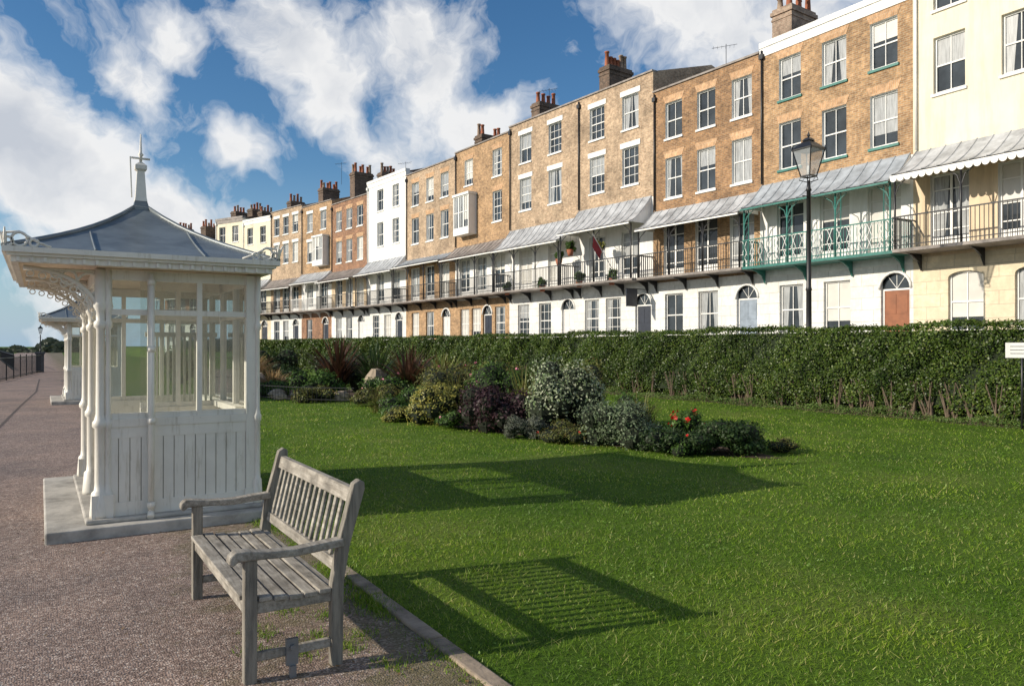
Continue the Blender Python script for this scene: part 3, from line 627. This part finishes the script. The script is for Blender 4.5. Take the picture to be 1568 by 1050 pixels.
# ------------------------------------------------------------ street lamp
lampglass,nt,b=newmat('lamp_glass'); b.inputs['Base Color'].default_value=(.55,.58,.6,1); b.inputs['Roughness'].default_value=.15; b.inputs['Alpha'].default_value=.4
def lamp(x,y,z,h,sc=1.):
    e=empty('street_lamp',(x,y,z)); mb=MB(); H_=h-1.35*sc
    zz=[0,.05,.3,.34,1.0,1.05,1.12,H_*.5,H_*.5+.03,H_*.5+.1,H_-.3,H_-.28,H_-.2,H_]; rr=[.17,.17,.15,.12,.11,.13,.085,.075,.095,.07,.06,.09,.055,.045]
    mb.tube([(0,0,q) for q in zz],rr,'black',10); mb.obj('column',e)
    mb=MB(); mb.tube([(-.28,0,H_-.45),(.28,0,H_-.45)],.016,'black',5)
    b0,t0=.13*sc,.27*sc; z0,z1=H_+.12,H_+.72*sc+.05
    for sx,sy in ((1,1),(1,-1),(-1,-1),(-1,1)):
        mb.tube([(sx*.02,sy*.02,H_-.05),(sx*b0*1.2,sy*b0*1.2,H_+.02),(sx*b0,sy*b0,z0)],.014,'black',5)
        mb.tube([(sx*b0,sy*b0,z0),(sx*t0,sy*t0,z1)],.018,'black',5)
        mb.tube([(sx*t0,sy*t0,z1),(sx*t0,sy*t0,z1+.12)],[.03,.005],'black',5)
    for q,zq in ((b0,z0),(t0,z1)):
        mb.box(-q-.015,q+.015,-q-.015,-q+.015,zq-.02,zq+.02,'black'); mb.box(-q-.015,q+.015,q-.015,q+.015,zq-.02,zq+.02,'black')
        mb.box(-q-.014,-q+.014,-q+.015,q-.015,zq-.019,zq+.019,'black'); mb.box(q-.014,q+.014,-q+.015,q-.015,zq-.019,zq+.019,'black')
    mb.obj('lantern_frame',e); mb=MB()
    c=[(1,1),(1,-1),(-1,-1),(-1,1)]
    for i in range(4):
        a,b_=c[i],c[(i+1)%4]; k=.96; mb.poly([(a[0]*b0*k,a[1]*b0*k,z0),(b_[0]*b0*k,b_[1]*b0*k,z0),(b_[0]*t0*k,b_[1]*t0*k,z1),(a[0]*t0*k,a[1]*t0*k,z1)],lampglass)
    mb.obj('glass',e); mb=MB()
    mb.tube([(0,0,z1),(0,0,z1+.02),(0,0,z1+.16),(0,0,z1+.24),(0,0,z1+.25),(0,0,z1+.32),(0,0,z1+.36),(0,0,z1+.40),(0,0,z1+.52)],[t0*1.42,t0*1.5,t0*.85,t0*.45,t0*.6,t0*.35,.02,.05,.004],'black',4)
    mb.tube([(0,0,z0+.02),(0,0,z0+.3)],.05,'white',8); mb.obj('lantern_roof',e)
lamp(18.6,14.15,.1,7.8,1.15)
lamp(.1,120,0,4.6)
mb=MB(); mb.tube([(0,0,0),(0,0,1.75)],.025,'black',6); mb.prism([(-.28,1.42),(.28,1.42),(.28,1.72),(-.28,1.72)],-.035,-.027,'white'); 
for k in range(3): mb.box(-.2,.2,-.038,-.036,1.50+.07*k,1.512+.07*k,'dark')
o=mb.obj('notice_sign',None,(16.55,7.65,0)); o.rotation_euler=(0,0,-1.1)

# ------------------------------------------------------------ shelter
def paint(name,c):
    # old gloss paint: faint grime + a few chips, run-down streaks
    m,nt,b=newmat(name); v=coord(nt); v2=coord(nt,(6,6,.7)); n=noise(nt,v,1.5,4,.65); n2=noise(nt,v2,3,6,.72); n3=noise(nt,v,28,5,.7)
    col=mixc(nt,1,c,ramp(nt,n.outputs[0],[(.3,.86),(.62,1.04)]),'MULTIPLY')
    col=mixc(nt,1,col,ramp(nt,n2.outputs[0],[(.30,(.74,.71,.65)),(.46,1.0)]),'MULTIPLY')
    col=mixc(nt,ramp(nt,n3.outputs[0],[(.68,0.),(.72,.55)]),col,(.33,.28,.22))
    nt.links.new(col,b.inputs['Base Color']); b.inputs['Roughness'].default_value=.45; bump(nt,b,n3.outputs[0],.12,.004); return m
M['sw']=paint('shelter_paint',(.77,.735,.655))
M['swg']=simple('shelter_groove',(.40,.37,.31),.7,3,.2)
M['soff']=simple('boarded_soffit',(.70,.57,.42),.6,2,.2)
M['roofl']=simple('shelter_lead_roof',(.175,.20,.21),.42,2.5,.4,metal=.15)
gm,nt,b=newmat('shelter_glass')
tr=N(nt,'ShaderNodeBsdfTransparent'); tr.inputs[0].default_value=(.86,.9,.88,1); gl=N(nt,'ShaderNodeBsdfGlossy'); gl.inputs['Roughness'].default_value=.03
lw=N(nt,'ShaderNodeLayerWeight'); lw.inputs[0].default_value=.25; df=N(nt,'ShaderNodeBsdfDiffuse'); df.inputs[0].default_value=(.6,.56,.46,1)
gn=noise(nt,coord(nt),2.2,6,.7); gf=ramp(nt,gn.outputs[0],[(.35,.08),(.65,.26)])
m1=N(nt,'ShaderNodeMixShader'); nt.links.new(gf,m1.inputs[0]); nt.links.new(tr.outputs[0],m1.inputs[1]); nt.links.new(df.outputs[0],m1.inputs[2])
m2=N(nt,'ShaderNodeMixShader'); nt.links.new(lw.outputs['Fresnel'],m2.inputs[0]); nt.links.new(m1.outputs[0],m2.inputs[1]); nt.links.new(gl.outputs[0],m2.inputs[2]); nt.links.new(m2.outputs[0],nt.nodes['Material Output'].inputs[0])
M['sglass']=gm
M['plinth']=simple('plinth_concrete',(.43,.405,.36),.9,3.5,.45,18,.4)
def shelter(ox,oy):
    e=empty('victorian_seafront_shelter',(ox,oy,0)); W,L=1.29,2.6; zb=.14; ze=2.33
    mb=MB(); mb.box(-.42,W+.28,-.26,L+.3,-.05,.10,'plinth'); mb.box(-.12,W+.08,-.12,L+.12,.10,zb,'plinth'); mb.obj('plinth',e,bevel=.015)
    mb=MB(); s='sw'
    def wall(axis,c,a0,a1,mull,gl=True):
        def B(p0,p1,q0,q1,z0,z1,m=s):
            if axis=='x': mb.box(p0,p1,c+q0,c+q1,z0,z1,m)
            else: mb.box(c+q0,c+q1,p0,p1,z0,z1,m)
        B(a0,a1,-.022,.022,zb,.93,'swg'); B(a0,a1,-.045,.045,.93,1.0); B(a0,a1,-.037,.037,zb,zb+.12)
        B(a0,a1,-.036,.036,.83,.9295)
        n=int((a1-a0)/.085)
        for i in range(n):
            p=a0+(a1-a0)*i/n; q=a0+(a1-a0)*(i+1)/n; B(p+.004,q-.004,-.031,.031,zb+.12,.83)
        B(a0,a1,-.03,.03,2.24,ze); B(a0,a1,-.026,.026,1.93,1.98)
        for mu in mull: B(mu-.022,mu+.022,-.03,.03,1.0,2.24)
        B(a0,a1,-.02,.02,1.0,1.05)
        if gl:
            g=[(a0,1.0),(a1,1.0),(a1,2.24),(a0,2.24)]
            mb.poly([((p,c,z) if axis=='x' else (c,p,z)) for p,z in g],'sglass')
    wall('x',0,.05,W-.05,[.40,.82]); wall('x',L,.05,W-.05,[.40,.82]); wall('y',W,.05,L-.05,[.65,1.3,1.95]); wall('x',L/2,.45,W-.05,[.82])
    for (x,y) in ((W,0),(W,L)): 
        mb.box(x-.05,x+.05,y-.05,y+.05,zb,ze,s); mb.box(x-.065,x+.065,y-.065,y+.065,zb,zb+.14,s)
    mb.obj('panelled_walls',e)
    mb=MB()
    zz=[zb,zb+.03,zb+.22,zb+.24,zb+.3,.92,.94,.98,1.0,1.05,1.80,1.82,1.86,1.88,1.96,2.0,2.05,ze]
    rr=[.085,.085,.07,.05,.045,.045,.065,.065,.05,.038,.034,.055,.055,.038,.042,.065,.05,.05]
    for (x,y) in ((0,0),(0,L/2),(0,L)): mb.tube([(x,y,z) for z in zz],rr,s,14)
    for (x,y) in ((W+.055,-.055),(W+.055,L+.055)): mb.tube([(x,y,z) for z in zz],[r*.55 for r in rr],s,10)
    for (x,y) in ((0.06,-.02),(.06,L+.02)): mb.tube([(x,y,z) for z in zz],[r*.6 for r in rr],s,10)
    mb.box(-.07,.10,-.07,.07,zb,zb+.2,s); mb.box(-.07,.07,L-.07,L+.07,zb,zb+.2,s)
    mb.tube([(.40,-.10,.12),(.40,-.10,1.1),(.40,-.10,2.3)],.026,s,10)
    for z in (.2,.95,1.6,2.2): mb.tube([(.40,-.10,z),(.40,-.10,z+.05)],.036,s,10)
    mb.tube([(.40,-.10,.16),(.39,-.14,.12)],.03,s,8)
    def bracket(x,y,dx,dy,r=.42):
        pts=[(x+dx*r*(1-math.cos(t)),y+dy*r*(1-math.cos(t)),1.88+(.44)*math.sin(t)) for t in [math.pi/2*i/10 for i in range(11)]]
        mb.tube(pts,.020,s,6); mb.tube([(x+dx*r,y+dy*r,2.31),(x,y,2.31)],.014,s,6)
        for cr,cz,cc in ((.09,2.2,.09),(.055,2.06,.055),(.06,2.245,.245),(.035,2.275,.34)):
            mb.tube([(x+dx*(cc+cr*math.cos(t)),y+dy*(cc+cr*math.cos(t)),cz+cr*math.sin(t)) for t in [2*math.pi*i/14 for i in range(15)]],.011,s,5)
        for q in range(9):
            t=math.pi/2*(q+1)/10; rr_=.028; mb.tube([(x+dx*(r*(1-math.cos(t))+.04+rr_*math.cos(a)),y+dy*(r*(1-math.cos(t))+.04+rr_*math.cos(a)),1.88+.44*math.sin(t)-.045+rr_*math.sin(a)) for a in [2*math.pi*i/8 for i in range(9)]],.007,s,4)
    for y in (0,L/2,L): bracket(0,y,-1,0,.58)
    for y,dy in ((0,1),(L/2,-1),(L/2,1),(L,-1)): bracket(0,y,0,dy,.4)
    mb.obj('columns_and_brackets',e)
    x0,x1,y0,y1=-.66,W+.13,-.30,L+.30
    mb=MB()
    def ring(a,zlo,zhi,m,th=.05):
        mb.box(x0-a,x1+a,y0-a,y0-a+th,zlo,zhi,m); mb.box(x0-a,x1+a,y1+a-th,y1+a,zlo,zhi,m)
        mb.box(x0-a,x0-a+th,y0-a+th,y1+a-th,zlo,zhi,m); mb.box(x1+a-th,x1+a,y0-a+th,y1+a-th,zlo,zhi,m)
    ring(0,2.335,2.385,s); ring(.03,2.385,2.41,s); ring(.06,2.41,2.455,s,.08)
    pr=[(x0+.05,2.345),(x0+.12,2.36),(-.3,2.42),(-.1,2.41),(-.03,2.34)]
    for i in range(len(pr)-1): mb.poly([(pr[i][0],y0+.05,pr[i][1]),(pr[i+1][0],y0+.05,pr[i+1][1]),(pr[i+1][0],y1-.05,pr[i+1][1]),(pr[i][0],y1-.05,pr[i][1])],'soff')
    mb.poly([(-.03,y0+.05,2.34),(x1-.05,y0+.05,2.34),(x1-.05,y1-.05,2.34),(-.03,y1-.05,2.34)],'soff')
    mb.box(-.04,.04,.05,L-.05,2.22,2.338,s)
    for i in range(22): 
        u=x0+.05+(x1-x0-.1)*i/21; mb.box(u-.012,u+.012,y0-.018,y0-.001,2.34,2.38,s)
    mb.obj('eaves',e)
    mb=MB(); cx,cy=.45,L/2; A=8; zt=3.10; R=[]
    for k in range(A+1):
        t=k/A; q=t; zz_=2.45+(zt-2.45)*(.72*t+.28*t**3)
        lx0=x0-.05+(cx-.07-x0+.05)*q; lx1=x1+.05+(cx+.07-x1-.05)*q; ly0=y0-.05+(cy-.07-y0+.05)*q; ly1=y1+.05+(cy+.07-y1-.05)*q
        R.append([(lx0,ly0,zz_),(lx1,ly0,zz_),(lx1,ly1,zz_),(lx0,ly1,zz_)])
    for k in range(A):
        for j in range(4): mb.poly([R[k][j],R[k][(j+1)%4],R[k+1][(j+1)%4],R[k+1][j]],'roofl')
    for j in range(4):
        mb.tube([(R[k][j][0],R[k][j][1],R[k][j][2]+.008) for k in range(A+1)],.022,'roofl',6)
        for f in ((.3,.7) if j%2==0 else (.2,.4,.6,.8)):
            pts=[]
            for k in range(A):
                a,b_=R[0][j],R[0][(j+1)%4]; base=Vector(a).lerp(Vector(b_),f)
                pa,pb=Vector(R[k][j]),Vector(R[k][(j+1)%4])
                ax=0 if j%2==0 else 1
                tt=(base[ax]-pa[ax])/(pb[ax]-pa[ax]) if abs(pb[ax]-pa[ax])>1e-6 else .5
                if 0<=tt<=1: pts.append(pa.lerp(pb,tt)+Vector((0,0,.006)))
            if len(pts)>1: mb.tube(pts,.011,'roofl',5)
    mb.obj('lead_roof',e)
    mb=MB()
    mb.tube([(cx,cy,zt-.03),(cx,cy,zt+.01),(cx,cy,zt+.03),(cx,cy,zt+.10)],[.14,.14,.10,.075],'roofl',4)
    mb.tube([(cx,cy,zt+.08),(cx,cy,zt+.12),(cx,cy,zt+.4),(cx,cy,zt+.42),(cx,cy,zt+.46),(cx,cy,zt+.5)],[.085,.075,.05,.08,.08,.02],s,4)
    mb.tube([(cx,cy,zt+.5),(cx,cy,zt+.56),(cx,cy,zt+.58),(cx,cy,zt+.60),(cx,cy,zt+.80)],[.014,.016,.03,.014,.006],s,6)
    mb.tube([(cx-.09,cy,zt+.54),(cx+.09,cy,zt+.54)],.012,s,5)
    mb.tube([(cx-.085,cy,zt+.12),(cx-.10,cy,zt+.55)],.009,s,4)
    mb.obj('finial',e)
    mb=MB()
    def scroll(x,y,dx,dy):
        for r_,c_,z_ in ((.055,.10,.06),(.03,.2,.035),(.035,.02,.04)):
            mb.tube([(x+dx*(c_+r_*math.cos(t)),y+dy*(c_+r_*math.cos(t)),2.455+z_+r_*math.sin(t)) for t in [2*math.pi*i/14 for i in range(15)]],.011,s,6)
        mb.tube([(x,y,2.45),(x-dx*.02,y-dy*.02,2.53),(x-dx*.05,y-dy*.05,2.60)],[.014,.012,.006],s,6)
        mb.tube([(x-dx*.02,y-dy*.02,2.56),(x+dx*.1,y+dy*.1,2.575),(x+dx*.22,y+dy*.22,2.50),(x+dx*.32,y+dy*.32,2.46)],.010,s,6)
    for (x,y,sx,sy) in ((x0-.04,y0-.04,1,1),(x1+.04,y0-.04,-1,1),(x1+.04,y1+.04,-1,-1),(x0-.04,y1+.04,1,-1)): scroll(x,y,sx,0); scroll(x,y,0,sy)
    mb.obj('corner_scrolls',e)
    mb=MB()
    for y in (.35,L-.75): 
        for i in range(5): mb.box(.25,W-.43,y+.08*i,y+.08*i+.065,.55,.58,s)
    mb.box(W-.42,W-.06,.3,L-.3,.54,.575,s); mb.box(W-.12,W-.05,.1,L-.1,1.0,1.06,s)
    for i in range(12): mb.box(.55+.055*i,.575+.055*i,L/2+.035,L/2+.05,1.0,1.75,s)
    mb.box(.5,W-.06,L/2+.032,L/2+.06,1.75,1.80,s)
    mb.obj('seats',e)
    return e
shelter(.46,7.7)
shelter(.7,25.2)

# ------------------------------------------------------------ bench
m,nt,b=newmat('weathered_teak'); tc=N(nt,'ShaderNodeTexCoord'); mp=N(nt,'ShaderNodeMapping'); mp.inputs['Scale'].default_value=(30,3,30); nt.links.new(tc.outputs['Object'],mp.inputs[0])
n1=noise(nt,mp.outputs[0],1.5,6,.7); n2=noise(nt,tc.outputs['Object'],6,5,.65); n3=noise(nt,tc.outputs['Object'],22,4,.7)
c=ramp(nt,n1.outputs[0],[(.3,(.19,.165,.13)),(.55,(.38,.345,.29)),(.75,(.54,.50,.43))])
c=mixc(nt,1,c,ramp(nt,n2.outputs[0],[(.35,.55),(.65,1.12)]),'MULTIPLY')
c=mixc(nt,ramp(nt,n3.outputs[0],[(.64,0.),(.74,.5)]),c,(.16,.17,.09))
nt.links.new(c,b.inputs['Base Color']); b.inputs['Roughness'].default_value=.85; bump(nt,b,n1.outputs[0],.7,.005)
M['teak']=m
M['teakv']=simple('weathered_teak_upright',(.25,.225,.185),.85,4,.55,30,.5,stretch=(9,9,.8))
e=empty('park_bench',(.85,3.86,0)); L=1.53; t='teak'; tv='teakv'
mb=MB()
for y0 in (0,L-.055):
    y1=y0+.055
    mb.box(0,.062,y0,y1,0,.605,tv)
    mb.prism([(.435,0),(.495,0),(.500,.42),(.535,.62),(.615,.90),(.612,.935),(.585,.95),(.553,.93),(.470,.62),(.435,.42)],y0,y1,tv)
    mb.box(.062,.436,y0+.012,y1-.012,.10,.145,t); mb.box(.062,.436,y0+.010,y1-.010,.335,.40,t)
mb.obj('legs',e,bevel=.005)
mb=MB()
for y0 in (-.012,L-.063):
    top=[(-.075,.60),(-.07,.635),(-.045,.655),(0,.655),(.10,.640),(.25,.635),(.40,.648),(.50,.655)]
    bot=[(.50,.612),(.40,.606),(.25,.595),(.10,.602),(.0,.6055),(-.03,.6055),(-.055,.585)]
    mb.prism(top+bot,y0,y0+.075,t)
mb.obj('armrests',e,bevel=.008)
mb=MB()
xs_=[-.012,.07,.145,.22,.295,.37]
for i,x in enumerate(xs_):
    z=[.425,.418,.409,.404,.404,.410][i]; w=.062 if i else .072; z+=random.uniform(-.002,.002)
    mb.box(x,x+w,(-.004 if i else .058)+random.uniform(0,.004),(L+.004 if i else L-.058),z-.022,z,t)
mb.box(.012,.05,.0555,L-.0555,.325,.398,t); mb.box(.44,.475,.0555,L-.0555,.33,.40,t)
for yy in (L*.33,L*.66): mb.box(.05,.44,yy,yy+.035,.345,.38,t)
mb.obj('seat_slats',e,bevel=.004)
def bx(z): return .4675+ (.0 if z<.42 else (z-.42)*.235)
mb=MB()
def tilt_bar(y0,y1,z0,z1,th,mat,dx=0):
    a,b_=bx(z0)+dx,bx(z1)+dx; mb.prism([(a-th/2,z0),(a+th/2,z0),(b_+th/2,z1),(b_-th/2,z1)],y0,y1,mat)
tilt_bar(.056,L-.056,.82,.895,.036,t,.004); tilt_bar(.056,L-.056,.47,.525,.034,t,.004)
ns=15
for i in range(ns):
    y=.10+(L-.235)*i/(ns-1)+random.uniform(-.002,.002); tilt_bar(y,y+.036,.526,.819,.018,t,.004)
mb.obj('backrest',e,bevel=.004)
mb=MB(); mt=simple('galvanised_anchor',(.25,.26,.27),.5,4,.3,metal=.6)
mb.box(.20,.26,-.012,.011,.06,.19,mt); mb.box(.215,.245,-.03,.0,.0,.06,mt); mb.tube([(.23,-.014,.15),(.23,-.03,.15)],.014,mt,8); mb.obj('ground_anchor',e)

# ------------------------------------------------------------ railing, far things
def rail(a,b_):
    n=max(1,int(math.hypot(b_[0]-a[0],b_[1]-a[1])/.18)); 
    for z in (.12,1.08): mb.tube([(a[0],a[1],z),(b_[0],b_[1],z)],.022,'black',5)
    for i in range(n):
        t=i/n; x,y=a[0]+(b_[0]-a[0])*t,a[1]+(b_[1]-a[1])*t; big=i%12==0
        mb.tube([(x,y,0),(x,y,1.2 if big else 1.08)],.035 if big else .009,'black',4)
mb=MB(); rail((-9,37),(-1.6,42)); rail((-1.6,42),(.1,57)); mb.obj('iron_railing')
mb=MB(); mb.box(-.2,.25,57,57.45,0,1.15,'dark'); mb.box(-.26,.31,56.94,57.51,1.15,1.28,'dark'); mb.obj('gate_pier',bevel=.02)
mb=MB(); rail((-1.5,62),(-4,110)); mb.obj('iron_railing')
n=9000; x=-60+75*rng.random(n); y=240+rng.normal(0,8,n); top=2.2+1.4*np.sin(x*.25)+.8*np.sin(x*.9); P=np.stack([x,y,rng.random(n)*np.maximum(top,.8)],1)
leaves('distant_trees',P,np.tile([0,-1,.5],(n,1)),.55,leafmat('distant_foliage',[(.05,.07,.04),(.07,.09,.05),(.08,.09,.06)]),None,.8)

# ------------------------------------------------------------ world
W=bpy.data.worlds.new('World'); scn.world=W; W.use_nodes=True; nt=W.node_tree; nt.nodes.clear()
sund=Vector((-2.12,.49,.93)).normalized(); el=math.asin(sund.z); az=math.atan2(sund.x,sund.y)
sky=N(nt,'ShaderNodeTexSky',sky_type='NISHITA'); sky.sun_disc=False; sky.sun_elevation=el; sky.sun_rotation=az; sky.air_density=1.0; sky.dust_density=.3; sky.ozone_density=3
hs=N(nt,'ShaderNodeHueSaturation'); hs.inputs['Saturation'].default_value=1.22; nt.links.new(sky.outputs[0],hs.inputs['Color'])
bg=N(nt,'ShaderNodeBackground'); bg.inputs[1].default_value=.115; nt.links.new(hs.outputs[0],bg.inputs[0])
tc=N(nt,'ShaderNodeTexCoord'); d0=tc.outputs['Generated']
wn=noise(nt,d0,7,4,.6); 
vs=N(nt,'ShaderNodeVectorMath',operation='SUBTRACT'); nt.links.new(wn.outputs['Color'],vs.inputs[0]); vs.inputs[1].default_value=(.5,.5,.5)
vm=N(nt,'ShaderNodeVectorMath',operation='SCALE'); nt.links.new(vs.outputs[0],vm.inputs[0]); vm.inputs['Scale'].default_value=.13
va=N(nt,'ShaderNodeVectorMath',operation='ADD'); nt.links.new(d0,va.inputs[0]); nt.links.new(vm.outputs[0],va.inputs[1])
vn=N(nt,'ShaderNodeVectorMath',operation='NORMALIZE'); nt.links.new(va.outputs[0],vn.inputs[0])
blobs=[(-.5,11.0,3.3,1.05),(4,9.0,2.2,.9),(-3,13,2.5,.7),(4.3,18.4,1.2,.8),(6.3,16.4,1.2,.85),(8,20.3,1.5,.65),(2,22,1.6,.5),(13.2,22.6,1.9,.75),(15.6,20.4,1.8,.85),(18.6,17.6,1.7,.85),
 (23.3,21.8,2.5,1.0),(26.5,19.5,1.5,.55),(23.5,13.8,2.0,.8),(28.5,15.5,1.8,.75),(32,16,1.5,.6),(12.4,13.2,1.2,.85),(41,24.3,2.8,.85),(48,22.5,3.2,.9),(56,24,3.2,.85),(8.3,8.4,1.5,.75),(1,3,1.8,.7),(-60,14,12,.9),(150,24,20,.9),(260,24,20,.85)]
acc=None
for (a,e_,s_,w_) in blobs:
    a=math.radians(a);e_=math.radians(e_);s_=math.radians(s_)
    dv=(math.sin(a)*math.cos(e_),math.cos(a)*math.cos(e_),math.sin(e_))
    dp=N(nt,'ShaderNodeVectorMath',operation='DOT_PRODUCT'); nt.links.new(vn.outputs[0],dp.inputs[0]); dp.inputs[1].default_value=dv
    ma=N(nt,'ShaderNodeMath',operation='MULTIPLY_ADD'); nt.links.new(dp.outputs['Value'],ma.inputs[0]); ma.inputs[1].default_value=1/s_**2; ma.inputs[2].default_value=-1/s_**2
    ex=N(nt,'ShaderNodeMath',operation='EXPONENT'); nt.links.new(ma.outputs[0],ex.inputs[0])
    mm=N(nt,'ShaderNodeMath',operation='MULTIPLY_ADD'); nt.links.new(ex.outputs[0],mm.inputs[0]); mm.inputs[1].default_value=w_
    if acc is None: mm.inputs[2].default_value=0
    else: nt.links.new(acc,mm.inputs[2])
    acc=mm.outputs[0]
fn=noise(nt,vn.outputs[0],13,7,.62)
f2=N(nt,'ShaderNodeMath',operation='MULTIPLY_ADD'); nt.links.new(fn.outputs[0],f2.inputs[0]); f2.inputs[1].default_value=2.1; f2.inputs[2].default_value=-1.05
f3=N(nt,'ShaderNodeMath',operation='ADD'); nt.links.new(acc,f3.inputs[0]); nt.links.new(f2.outputs[0],f3.inputs[1])
mask=ramp(nt,f3.outputs[0],[(.16,0.),(.42,.40),(.85,.97)])
sh=noise(nt,vn.outputs[0],8,5,.6)
f4=N(nt,'ShaderNodeMath',operation='MULTIPLY'); nt.links.new(acc,f4.inputs[0]); f4.inputs[1].default_value=.38
f5=N(nt,'ShaderNodeMath',operation='MULTIPLY_ADD'); nt.links.new(sh.outputs[0],f5.inputs[0]); f5.inputs[1].default_value=.8; nt.links.new(f4.outputs[0],f5.inputs[2])
ccol=ramp(nt,f5.outputs[0],[(.0,(.85,.90,.97)),(.70,(.97,.97,.97)),(.98,(.62,.66,.73))])
bc=N(nt,'ShaderNodeBackground'); bc.inputs[1].default_value=.92; nt.links.new(ccol,bc.inputs[0])
# pale haze low over the sea
sz=N(nt,'ShaderNodeSeparateXYZ'); nt.links.new(d0,sz.inputs[0]); hz=ramp(nt,sz.outputs[2],[(.0,.85),(.10,.25),(.22,0.)])
bh=N(nt,'ShaderNodeBackground'); bh.inputs[0].default_value=(.42,.62,.84,1); bh.inputs[1].default_value=.85
mh=N(nt,'ShaderNodeMixShader'); nt.links.new(hz,mh.inputs[0]); nt.links.new(bg.outputs[0],mh.inputs[1]); nt.links.new(bh.outputs[0],mh.inputs[2])
mx=N(nt,'ShaderNodeMixShader'); nt.links.new(mask,mx.inputs[0]); nt.links.new(mh.outputs[0],mx.inputs[1]); nt.links.new(bc.outputs[0],mx.inputs[2])
out=N(nt,'ShaderNodeOutputWorld'); nt.links.new(mx.outputs[0],out.inputs[0])
try:
    W.cycles.sampling_method='MANUAL'; W.cycles.sample_map_resolution=512
except Exception as ex_: pass
# sun
sl=bpy.data.lights.new('sun','SUN'); sl.energy=5; sl.angle=math.radians(.5); sl.color=(1,.91,.77)
so=bpy.data.objects.new('sun',sl); scn.collection.objects.link(so); so.rotation_euler=sund.to_track_quat('Z','Y').to_euler(); so.location=(-20,5,20)
# camera
cam=bpy.data.cameras.new('camera'); cam.lens=27; cam.sensor_width=36; cam.clip_end=20000; cam.clip_start=.05
co=bpy.data.objects.new('camera',cam); scn.collection.objects.link(co); co.location=(0,0,1.65); co.rotation_euler=(math.radians(90.24),0,math.radians(-31.6)); scn.camera=co
